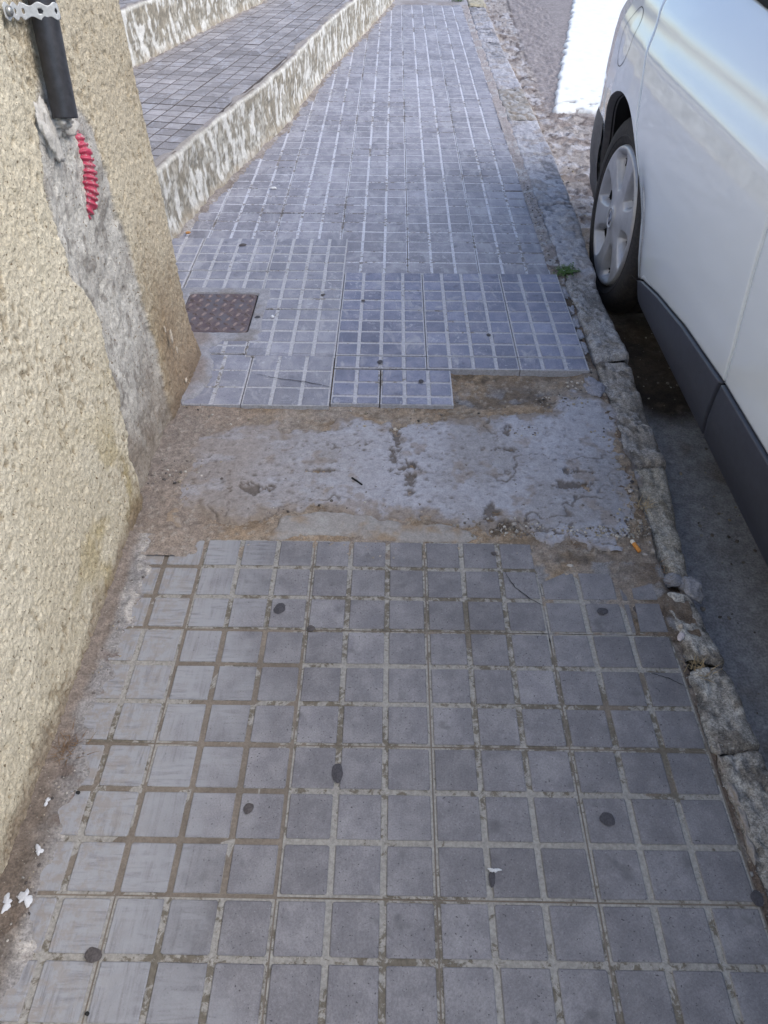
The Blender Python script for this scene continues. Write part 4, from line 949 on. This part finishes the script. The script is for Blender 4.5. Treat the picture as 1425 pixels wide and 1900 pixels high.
# rear bumper skirt behind the wheel
def bump_():
    ts = np.linspace(2.545, 3.70, 60); zs = np.linspace(.02, .33, 18); T, Z = np.meshgrid(ts, zs, indexing='ij')
    dy, dz_ = T - WC[0], Z - WC[1]; r = np.hypot(dy, dz_); T = np.where(r < WR - .002, WC[0] + np.sqrt(np.maximum((WR - .002) ** 2 - dz_ ** 2, 0)), T)
    X, Y = body(T, np.maximum(Z, .12)); X = X - .014 * np.sin(np.clip((Z - .02) / .31, 0, 1) * math.pi) ** .6 + ss(.10, .02, Z) * .02
    V = np.stack([X, Y, Z], -1).reshape(-1, 3); F = grid_faces(len(ts), len(zs)); cl_('rear_bumper', mesh_np('rear_bumper', V, F, mat=M['bumper']))
    V2 = V.copy(); V2[:, 0] = 2 * XC - V2[:, 0]; cl_('rear_bumper', mesh_np('rear_bumper', V2, F[:, ::-1], mat=M['bumper']))
bump_()
# fuel flap: a thin raised disc with a dark shut line
fy, fz = 2.395, .585
th = np.linspace(0, 2 * math.pi, 49)[:-1]
def disc_on_body(name, r0, r1, push, mat, ext=0):
    V = []
    for rr in (r0, r1):
        for a in th:
            y_, z_ = fy + rr * math.cos(a), fz + rr * math.sin(a); x_, yy = body(y_, z_); V.append((float(x_) - push, float(yy), z_))
    n = len(th); F = [(k, (k + 1) % n, n + (k + 1) % n, n + k) for k in range(n)]
    cl_(name, py_mesh(name, V, F, mat, True))
disc_on_body('fuel_flap_gap', .070, .0722, .0006, M['dark_gap'])
# window sill rubber, glass and roof
def line_strip(name, pts, mat, r=.006):
    V, F = tube(pts, r, 8); cl_(name, py_mesh(name, V, F, mat, True))
for sx in (1, -1):
    rub = []
    for t_ in np.linspace(-.5, 2.6, 60): z_ = float(BELT(t_)); x_, y_ = body(t_, z_); rub.append((float(x_) if sx > 0 else 2 * XC - float(x_), float(y_), z_ + .004))
    line_strip('window_rubber', rub, M['liner'], .009)
ts = np.linspace(-.62, 2.95, 80)
def gh(t, k):     # greenhouse: k 0 at the belt, 1 at the roof edge
    z0 = BELT(t); x0, y0 = body(t, z0); z1 = np.interp(t, [-.65, .3, 1.0, 2.2, 2.9], [.78, 1.30, 1.38, 1.34, 1.10]); return x0 + .008 + (.20 * (z1 - z0) / .6) * k ** 1.3, y0 - np.where(t > 2.3, ss(2.3, 2.95, t) * .22 * k, 0), z0 + (z1 - z0) * k
for sx in (1, -1):
    T, K = np.meshgrid(ts, np.linspace(0, 1, 12), indexing='ij'); X, Y, Z = gh(T, K); X = X if sx > 0 else 2 * XC - X
    F = grid_faces(80, 12); cl_('side_window', mesh_np('side_window', np.stack([X, Y, Z], -1), F if sx > 0 else F[:, ::-1], mat=M['glass']))
T, K = np.meshgrid(ts, np.linspace(-1, 1, 21), indexing='ij'); X, Y, Z = gh(T, 1.0 + 0 * T); X2 = XC + (XC - X) * K * 1.0; Z = Z + .05 * (1 - K ** 2) * ss(-.65, .2, T)
cl_('roof', mesh_np('roof', np.stack([X2, Y, Z], -1), grid_faces(80, 21)[:, ::-1], mat=M['paint']))
T, K = np.meshgrid(np.linspace(-1.60, -.60, 30), np.linspace(-1, 1, 21), indexing='ij'); z0 = BELT(T); X, Y = body(T, z0); X2 = XC + (XC - X) * K
cl_('bonnet', mesh_np('bonnet', np.stack([X2, Y, z0 + .04 * (1 - K ** 2)], -1), grid_faces(30, 21)[:, ::-1], mat=M['paint']))
T, K = np.meshgrid(np.linspace(2.9, 3.70, 20), np.linspace(-1, 1, 21), indexing='ij'); z0 = BELT(T); X, Y = body(T, z0); X2 = XC + (XC - X) * K
cl_('tailgate', mesh_np('tailgate', np.stack([X2, Y, z0 + .25 * (1 - K ** 4) * ss(3.7, 2.9, T)], -1), grid_faces(20, 21)[:, ::-1], mat=M['paint']))

def wheel(c, mirror=False):
    w = empty('wheel', (.70, c[0], c[1])); w.parent = car; w.matrix_parent_inverse = Matrix.Translation(-car.location)
    prof = [(.200, .030), (.206, .014), (.212, .006), (.222, .0025), (.238, .000), (.255, .0015), (.268, .006), (.277, .013), (.283, .022), (.2865, .032)]
    for k in range(4):       # tread ribs and grooves
        x0 = .036 + k * .036; prof += [(.290, x0 + .002), (.290, x0 + .028), (.283, x0 + .030), (.283, x0 + .034)]
    prof += [(.289, .182), (.27, .20), (.20, .19)]
    n = 96; V = []
    for a in np.linspace(0, 2 * math.pi, n + 1)[:-1]:
        for r, x in prof:
            flat = 1.0; V.append((x, r * math.cos(a), r * math.sin(a)))
    link('tyre', mesh_np('tyre', V, grid_faces(n, len(prof), close_u=True)[:, ::-1], mat=M['tyre']), w)
    # raised ring on the sidewall
    V = []
    for a in np.linspace(0, 2 * math.pi, n + 1)[:-1]:
        for r, x in ((.226, .0025), (.228, -.0004), (.231, -.0004), (.233, .001)): V.append((x, r * math.cos(a), r * math.sin(a)))
    link('sidewall_ring', mesh_np('sidewall_ring', V, grid_faces(n, 4, close_u=True)[:, ::-1], mat=M['tyre']), w)
    # hubcap: dished disc with six rounded openings between broad spokes
    nr, na = 56, 360; R = np.linspace(.0, .207, nr); A_ = np.linspace(0, 2 * math.pi, na + 1)[:-1]; Rg, Ag = np.meshgrid(R, A_, indexing='ij')
    ph = (Ag + .30) % (math.pi / 3) - math.pi / 6
    lat = Rg * np.sin(ph); rad = Rg * np.cos(ph)
    hw = np.interp(rad, [.082, .10, .13, .165, .188], [.006, .020, .034, .046, .040])     # half width of opening
    dr_ = np.maximum(np.maximum(.088 - rad, rad - .183), np.abs(lat) - hw)
    X = np.interp(Rg, [0, .03, .036, .05, .09, .14, .17, .19, .198, .203, .207], [-.004, -.003, .001, .004, .008, .006, .004, .003, .001, .004, .014])
    X = X + .004 * np.cos(ph * 3) ** 2 * ss(.04, .09, Rg) * ss(.2, .17, Rg) - .0
    X = X + ss(.010, -.002, dr_) * .010 + ss(.0, -.006, dr_) * .016
    V = np.stack([X - .002, Rg * np.cos(Ag), Rg * np.sin(Ag)], -1).reshape(-1, 3)
    i, j = np.meshgrid(np.arange(nr - 1), np.arange(na), indexing='ij'); j2 = (j + 1) % na
    F = np.stack([i * na + j, (i + 1) * na + j, (i + 1) * na + j2, i * na + j2], -1).reshape(-1, 4)
    inn = (dr_ < -.0035) & (rad < .176); F = F[~inn.ravel()[F].all(1)]
    hc = link('hubcap', mesh_np('hubcap', V, F[:, ::-1], mat=M['hub']), w)
    V = []; 
    for r, x in ((.025, .034), (.09, .034), (.11, .046), (.17, .040), (.20, .030)):
        for a in np.linspace(0, 2 * math.pi, 49)[:-1]: V.append((x, r * math.cos(a), r * math.sin(a)))
    F = [(k * 48 + j, (k + 1) * 48 + j, (k + 1) * 48 + (j + 1) % 48, k * 48 + (j + 1) % 48) for k in range(4) for j in range(48)]
    link('steel_disc', py_mesh('steel_disc', V, F, M['steel'], True), w)
    # badge: ring and an open upright diamond
    V = []; 
    for a in np.linspace(0, 2 * math.pi, 49)[:-1]:
        for r, x in ((.027, -.004), (.0275, -.0075), (.0305, -.0075), (.0312, -.002)): V.append((x, r * math.cos(a), r * math.sin(a)))
    link('badge_ring', mesh_np('badge_ring', V, grid_faces(48, 4, close_u=True)[:, ::-1], mat=M['hub']), w)
    V = []; F = []
    for k, (s_, x) in enumerate(((1.0, -.006), (.93, -.0095), (.55, -.0095), (.48, -.006))):
        for (yy, zz) in ((.0, .0215), (.0145, 0), (0, -.0215), (-.0145, 0)): V.append((x, yy * s_, zz * s_))
    for k in range(3):
        for j in range(4): F.append((k * 4 + j, k * 4 + (j + 1) % 4, (k + 1) * 4 + (j + 1) % 4, (k + 1) * 4 + j))
    link('diamond_badge', py_mesh('diamond_badge', V, F, plain('badge metal', (.30, .31, .36), .25, .05, 50, metal=.6)), w)
    w.rotation_euler = (0, 0, 0)
    return w
w1 = wheel(WC)
def copy_tree(o, parent, loc):
    c = o.copy(); COL.objects.link(c); c.parent = parent; c.location = loc
    for ch in o.children:
        q = ch.copy(); COL.objects.link(q); q.parent = c
    return c
copy_tree(w1, car, (.70, WC2[0], WC2[1]))
for c in (WC, WC2):
    q = copy_tree(w1, car, (2 * XC - .70, c[0], c[1])); q.rotation_euler = (0, 0, math.pi)

# ------------------------------------------------------------------ small things on the ground
def pebble_field(name, n, sampler, zf, rmin, rmax, palette, seed, label=None):
    r = np.random.RandomState(seed)
    bm = bmesh.new(); bmesh.ops.create_icosphere(bm, subdivisions=1, radius=1); bv = np.array([v.co[:] for v in bm.verts]); bf = np.array([[v.index for v in f.verts] for f in bm.faces]); bm.free()
    P = np.array([sampler(r) for _ in range(n)]); rad = rmin + (rmax - rmin) * r.rand(n) ** 3.0
    V = bv[None] * (1 + .35 * (r.rand(n, len(bv), 1) - .5)); sq = np.stack([.7 + .6 * r.rand(n), .7 + .6 * r.rand(n), .4 + .35 * r.rand(n)], -1)
    V = V * sq[:, None, :] * rad[:, None, None]; a = r.rand(n) * 6.28; c, s = np.cos(a)[:, None], np.sin(a)[:, None]
    V = np.stack([c * V[..., 0] - s * V[..., 1], s * V[..., 0] + c * V[..., 1], V[..., 2]], -1)
    z = zf(P[:, 0], P[:, 1]); V += np.concatenate([P, (z + rad * .25)[:, None]], 1)[:, None, :]
    F = (bf[None] + (np.arange(n) * len(bv))[:, None, None]).reshape(-1, 3)
    pal = np.array(palette); C = pal[r.randint(len(pal), size=n)] * (.7 + .6 * r.rand(n, 1)); C = np.repeat(C, len(bv), 0)
    o = link(name, mesh_np(name, V, F, C, smooth=True, mat=M['pebble'])); o['kind'] = 'stuff'
    if label: o['label'] = label
    return o
PAL = [(.36, .34, .31), (.26, .23, .20), (.16, .14, .13), (.45, .42, .38), (.30, .26, .20), (.10, .09, .085)]
def zdirt(x, y): return np.maximum(dirt_z(x, y)[0], patch_z(x, y)[0] - .001)
spots = [(G(1040, 740), .05, 160), (G(700, 757), .12, 90), (G(965, 975), .035, 120), (G(1130, 1030), .07, 240), (G(1190, 960), .045, 120), (G(620, 940), .09, 90), (G(1170, 1060), .05, 130),
         (G(900, 975), .06, 80), (G(980, 800), .03, 60), (G(735, 795), .012, 24), (G(335, 870), .08, 80), (G(1150, 800), .05, 80), (G(1085, 720), .03, 60), (G(400, 760), .08, 50), (G(850, 765), .10, 60), (G(1010, 1035), .05, 60)]
allp = []
def samp(r, bag=[s for s in spots for _ in range(s[2])]):
    (c, rad, _) = bag[r.randint(len(bag))]; a = r.rand() * 6.28; q = rad * math.sqrt(r.rand()) * 1.2; return (c[0] + q * math.cos(a) * 1.2, c[1] + q * math.sin(a) * .6 + (0 if c[1] + q * math.sin(a) * .6 > .956 else .03 * r.rand() + .01 + max(0, .956 - c[1] - q * math.sin(a) * .6)))
pebble_field('gravel', 1500, samp, zdirt, .0008, .0042, PAL, 5)
pebble_field('gravel', 260, lambda r: (r.uniform(-.5, -.455), r.uniform(.2, .95)), lambda x, y: smear_z(x, y)[0], .0007, .0028, PAL, 6)
pebble_field('gravel', 900, lambda r: (.53 + r.randn() * .012, r.uniform(.2, 3.0)), lambda x, y: gut_z(x, y)[0], .0008, .0038, PAL, 7)
pebble_field('gravel', 700, lambda r: (r.uniform(.62, 1.0), r.uniform(.4, 4.6)), lambda x, y: road_z(x, y)[0], .0012, .006, PAL, 8)

def stone(u, v, r, label, col=(.55, .50, .44), z=None, group=None, sq=(1, .8, .6), seed=None, cat='stone', name='stone'):
    x, y = G(u, v); zz = (float(zdirt(np.array([x]), np.array([y]))[0]) if z is None else z) + r * sq[2] * .55
    o = lump(name, (x, y, zz), r, seed or int(u * 7 + v), M['pebble'], None, 2, sq, .35, col); o.rotation_euler[2] = u % 6
    tag(o, label, cat, group); return o
for k, (u, v, r) in enumerate([(1053, 705, .0042), (1062, 703, .0036), (1073, 706, .0045), (1055, 712, .0038), (1070, 716, .0040), (1082, 703, .003), (1064, 711, .003)]):
    stone(u, v, r, 'small pale stone in the heap by the corner of the raised tiles', group='pale stones heaped by the corner of the raised tiles', z=-.010)
stone(1110, 716, .004, 'dark pebble at the foot of the kerb right of the stone heap', (.10, .09, .09), z=-.003)
stone(506, 592, .0062, 'white pebble on the tiles right of the rusty cover', (.75, .76, .80), z=.006)
stone(478, 594, .0085, 'dark flat stone beside the corner of the rusty cover', (.07, .07, .08), z=.006, sq=(1.2, .8, .5))
stone(733, 793, .0055, 'cream stone at the top of the scar in the cement patch', (.62, .56, .48), z=-.008)
stone(955, 968, .0065, 'grey rounded stone in the gap below the cement patch', (.36, .33, .30), z=-.010)
stone(968, 975, .008, 'longer brown grey stone in the gap below the cement patch', (.30, .26, .23), z=-.011, sq=(1.3, .6, .5))
stone(1197, 1027, .0075, 'flat pale stone right of the cigarette butt', (.42, .37, .34), z=-.006, sq=(1.3, .8, .4))
stone(1187, 1000, .0060, 'rounded grey stone above the cigarette butt', (.38, .34, .32), z=-.006)
stone(1205, 1006, .0058, 'pale stone against the kerb above the cigarette butt', (.45, .41, .38), z=-.005)
stone(1171, 910, .0062, 'smooth grey stone in the dirt left of the upper dry grass', (.36, .34, .34), z=-.004)
stone(1173, 893, .0045, 'black stone at the right edge of the cement patch', (.05, .05, .06), z=-.002)
stone(1188, 965, .0050, 'tan stone in the dirt below the upper dry grass', (.36, .31, .27), z=-.005)
stone(1059, 1048, .0050, 'pale oval stone just beyond the broken tile', (.48, .44, .40), z=-.004, sq=(1.4, .7, .5))
stone(1264, 1181, .0075, 'pinkish white chip between broken tile and kerb', (.58, .52, .52), z=-.002, sq=(1.5, .8, .4))
stone(1264, 1160, .006, 'tan chip in the gap beside the kerb', (.42, .36, .30), z=-.005)
stone(350, 437, .010, 'orange brown scrap at the foot of the low wall', (.45, .22, .08), z=.008, sq=(.6, 1, .4), cat='litter', name='litter_scrap')
stone(524, 240, .009, 'black scrap lying near the foot of the low wall', (.02, .02, .02), z=.0, cat='litter', name='litter_scrap', sq=(1, .8, .3))
stone(507, 350, .011, 'small white scrap of paper on the far tiles', (.8, .8, .8), z=.0, sq=(1.3, .6, .4), cat='litter', name='litter_scrap')
stone(47, 1528, .0055, 'blue grey pebble in the dirt at the foot of the cream wall', (.28, .29, .33), z=.006)
stone(147, 1473, .0035, 'black crumb on the smeared edge tiles', (.02, .02, .02), z=.004)
stone(162, 1881, .0030, 'black crumb on the tile joint near the bottom left', (.02, .02, .02), z=.0)
# chunks off the kerb
for (u, v, r, sq, lab, col) in [(1250, 1070, .020, (1.15, .7, .55), 'bluish broken chunk wedged at the end of the kerb stone', (.28, .28, .30)), (1287, 1086, .026, (.8, 1.0, .7), 'larger bluish chunk fallen off the kerb towards the road', (.26, .26, .285))]:
    x, y = G(u, v); o = lump('kerb_chunk', (x, y, -.012), r, int(u), M['kerb_far'], None, 4, sq, .32, col); tag(o, lab, 'rubble')
x, y = G(1115, 690); o = lump('kerb_chunk', (.528, 1.50, -.007), .030, 41, M['kerb_far'], None, 4, (.8, 1.5, .35), .5, (.29, .29, .33)); tag(o, 'broken cement lump between the raised tiles and the kerb', 'rubble')
for k, (u, v) in enumerate([(1082, 620), (1078, 600), (1072, 575), (1084, 645), (1062, 545)]):
    x, y = G(u, v); o = lump('mortar_lump', (.537, y, -.001), .013, 60 + k, M['kerb_far'], None, 4, (.65, 1.9, .45), .55, (.30, .31, .36)); tag(o, 'grey mortar lump in the joint between raised tiles and kerb', 'rubble', 'mortar lumps in the joint beside the raised tiles')
x0_, y0_ = G(1190, 1345); 
for k, (u, v) in enumerate([(1330, 1375), (1345, 1420), (1365, 1470), (1382, 1520), (1395, 1570)]):
    x, y = G(u, v); o = lump('mortar_lump', (x, y, -.006), .012, 80 + k, M['concrete'], None, 3, (.5, 1.5, .4), .8, (.31, .28, .26)); tag(o, 'pale mortar crumb in the gap between near tiles and kerb', 'rubble', 'mortar crumbs in the gap beside the near tiles')

# gum spots: thin irregular discs
def blob(name, u, v, rx, ry, z, mat, label, cat, seed, h=.0006, group=None, n=26, jag=.07):
    x, y = G(u, v); r = random.Random(seed); ph = [r.uniform(0, 6.28) for _ in range(4)]; V = [(0, 0, h)]; 
    for k in range(n):
        a = 2 * math.pi * k / n; q = 1 + jag * math.sin(2 * a + ph[0]) + jag * .6 * math.sin(3 * a + ph[1]) + jag * .5 * math.sin(5 * a + ph[2]) + jag * .3 * math.sin(9 * a + ph[3])
        for s_, zz in ((.8, h * .9), (1.0, 0)): V.append((rx * q * s_ * math.cos(a), ry * q * s_ * math.sin(a), zz))
    F = []
    for k in range(n):
        k2 = (k + 1) % n; F.append((0, 1 + 2 * k, 1 + 2 * k2)); F.append((1 + 2 * k, 2 + 2 * k, 2 + 2 * k2, 1 + 2 * k2))
    o = link(name, py_mesh(name, V, F, mat, True)); o.location = (x, y, z); tag(o, label, cat, group); return o
GG = 'flattened gum spots on the paving'
for (u, v, rx, ry, z, mt, lab) in [
    (519, 1129, .0105, .0125, 0, 'gum', 'black gum spot with pale rim on the near tiles, left of the middle'),
    (577, 1166, .0075, .0065, 0, 'gum_brown', 'small brownish gum spot on a joint crossing just below the black one'),
    (626, 1434, .0090, .0150, 0, 'gum', 'tall black gum spot covering a joint in the middle of the near tiles'),
    (1127, 1520, .0105, .0105, 0, 'gum', 'round black gum spot alone on a pad near the kerb side'),
    (173, 1772, .0110, .0090, 0, 'gum_brown', 'brown gum spot on the smeared joint at bottom left'),
    (1118, 1134, .0100, .0080, 0, 'gum', 'dark oval gum spot on the broken tile'),
    (1184, 1128, .0085, .0090, -.005, 'gum_brown', 'faded gum spot on the sunken broken corner piece'),
    (1405, 1667, .0080, .0110, 0, 'gum', 'dark gum spot against the kerb gap at lower right'),
    (461, 1500, .0075, .0080, 0, 'gum_brown', 'faint brown gum spot on the left near tiles'),
    (705, 676, .0070, .0090, .0075, 'gum', 'dark gum spot on the front strip of the raised tiles'),
    (781, 712, .0070, .0080, .0075, 'gum', 'dark gum spot on the projecting piece of raised tiles'),
    (906, 626, .0065, .0080, .0075, 'gum', 'small dark gum spot on the right half of the raised tiles'),
    (600, 551, .0075, .0080, .0068, 'gum_brown', 'grey gum spot on a joint at the far edge of the raised tiles'),
    (674, 562, .0060, .0055, .0075, 'gum_brown', 'little brown gum spot near the far edge of the raised tiles'),
    (913, 1630, .0045, .0110, -.001, 'gum', 'long dark gum smear on a joint just below the white dropping'),
    (916, 1027, .0055, .0050, 0, 'gum_brown', 'faint dark spot on the first row of near tiles'),
    (451, 458, .012, .012, .0065, 'gum_brown', 'grey round spot on tiles before the far stretch')]:
    blob('gum_spot', u, v, rx, ry, z + .0004, M[mt], lab, 'gum spot', int(u + v), group=GG)
for (u, v, rx, ry, z, lab) in [(50, 1668, .0085, .0095, .006, 'larger splashed white bird dropping by the wall at lower left'), (16, 1678, .0070, .0085, .006, 'white bird dropping leftmost at the edge of the picture'),
                               (75, 1580, .0055, .0060, .006, 'small white dropping on the smeared edge above the others'), (90, 1490, .0035, .0050, .006, 'tiny white fleck topmost along the smeared edge'),
                               (917, 1615, .0065, .0035, .0008, 'white fleck on a joint in the lower right of the near tiles')]:
    blob('bird_dropping', u, v, rx, ry, z, M['dropping'], lab, 'bird dropping', int(u + v), h=.0022, jag=.38, n=30)

# cigarette butt
a_, b_ = G(1171, 1005, .0), G(1185, 1021, .0)
p0, p1 = Vector((a_[0], a_[1], .0035)), Vector((b_[0], b_[1] - .006, .003)); L_ = (p1 - p0); butt = tag(empty('cigarette_butt', p0), 'orange cigarette butt with white end lying in the dirt near the kerb', 'cigarette butt')
V, F = tube([p0 + L_ * .27, p0 + L_ * .5, p0 + L_ * .93, p1], [.0041, .0041, .0040, .0037], 16); o = link('filter', py_mesh('filter', V, F, plain('orange filter paper', (.62, .26, .06), .7, .2, 300), True), butt); o.matrix_parent_inverse = Matrix.Translation(-butt.location)
V, F = tube([p0, p0 + L_ * .05, p0 + L_ * .27], [.0033, .0042, .0041], 16); o = link('paper_end', py_mesh('paper_end', V, F, plain('white cigarette paper', (.72, .68, .62), .8, .1, 300), True), butt); o.matrix_parent_inverse = Matrix.Translation(-butt.location)
# black stick
a_, b_ = G(653, 887), G(672, 900); V, F = tube([(a_[0], a_[1], .001), ((a_[0] + b_[0]) / 2, (a_[1] + b_[1]) / 2, .0018), (b_[0], b_[1], .001)], [.0022, .0021, .0019], 8)
o = link('burnt_stick', py_mesh('burnt_stick', V, F, plain('charred wood', (.012, .012, .013), .8), True)); tag(o, 'short black stick lying on the cement patch', 'stick')

# tufts
def tuft(name, x, y, z, n, ln, spread, mat, label, cat, seed, flat=.3, wid=.0012, leafy=False):
    r = random.Random(seed); V = []; F = []
    for k in range(n):
        a = r.uniform(0, 6.28); l = ln * r.uniform(.5, 1.1); up = r.uniform(flat, 1.0); bx_, by_ = r.gauss(0, spread), r.gauss(0, spread)
        pts = []; 
        for i in range(5):
            t = i / 4; pts.append(Vector((bx_ + math.cos(a) * l * t * (1 - .2 * t), by_ + math.sin(a) * l * t * (1 - .2 * t), l * up * (t - .45 * t * t) + .001)))
        sd2 = Vector((-math.sin(a), math.cos(a), 0))
        for i in range(4):
            w0, w1_ = wid * (1 - i / 4.3), wid * (1 - (i + 1) / 4.3); o_ = len(V)
            V += [pts[i] - sd2 * w0, pts[i] + sd2 * w0, pts[i + 1] + sd2 * w1_, pts[i + 1] - sd2 * w1_]; F.append((o_, o_ + 1, o_ + 2, o_ + 3))
        if leafy:
            for i in range(6):
                t = r.uniform(.25, 1); p_ = pts[min(int(t * 4), 4)]; b2_ = r.uniform(0, 6.28); d_ = Vector((math.cos(b2_), math.sin(b2_), r.uniform(-.1, .6))) * .006; s2 = Vector((-d_.y, d_.x, 0)) * .42; o_ = len(V)
                V += [p_, p_ + d_ * .5 + s2, p_ + d_, p_ + d_ * .5 - s2]; F.append((o_, o_ + 1, o_ + 2, o_ + 3))
    o = link(name, py_mesh(name, V, F, mat)); o.location = (x, y, z); tag(o, label, cat); return o
grn = plain('green leaf', (.085, .16, .035), .6, .35, 200); stw = plain('dry straw', (.38, .29, .17), .8, .3, 200); stw2 = plain('dead root', (.20, .13, .08), .9, .3, 200)
x, y = G(1050, 505); tuft('weed', x, y, -.002, 85, .030, .013, grn, 'bright green weed growing at the corner of the kerb by the wheel', 'weed', 3, .3, .0010, True)
x, y = G(850, 3); tuft('weed', x, y, 0, 50, .05, .03, grn, 'distant green weed at the far end of the pavement', 'weed', 4, .3, .002, True)
x, y = G(1195, 938); tuft('dry_grass', x, y, -.004, 46, .034, .008, stw, 'dry straw tuft in the dirt right of the cement patch', 'dry grass', 5, .1, .0006)
x, y = G(1068, 1005); tuft('dry_grass', x, y, -.006, 30, .026, .009, stw2, 'small dead tuft just below the cement patch', 'dry grass', 6, .05, .0006)
x, y = G(1300, 1238); tuft('dry_grass', x, y, -.010, 50, .034, .010, stw, 'dry grass in the joint between two broken kerb stones', 'dry grass', 7, .15, .0007)
x, y = G(1225, 1055); tuft('dry_grass', x, y, -.008, 40, .028, .010, stw2, 'dark dead roots at the broken end of the kerb', 'dry grass', 8, .02, .0008)
x, y = G(80, 1395); tuft('dry_grass', -.505, y, .004, 60, .028, .014, stw2, 'dark dry debris caught at the foot of the cream wall', 'dry grass', 9, .2, .0008)
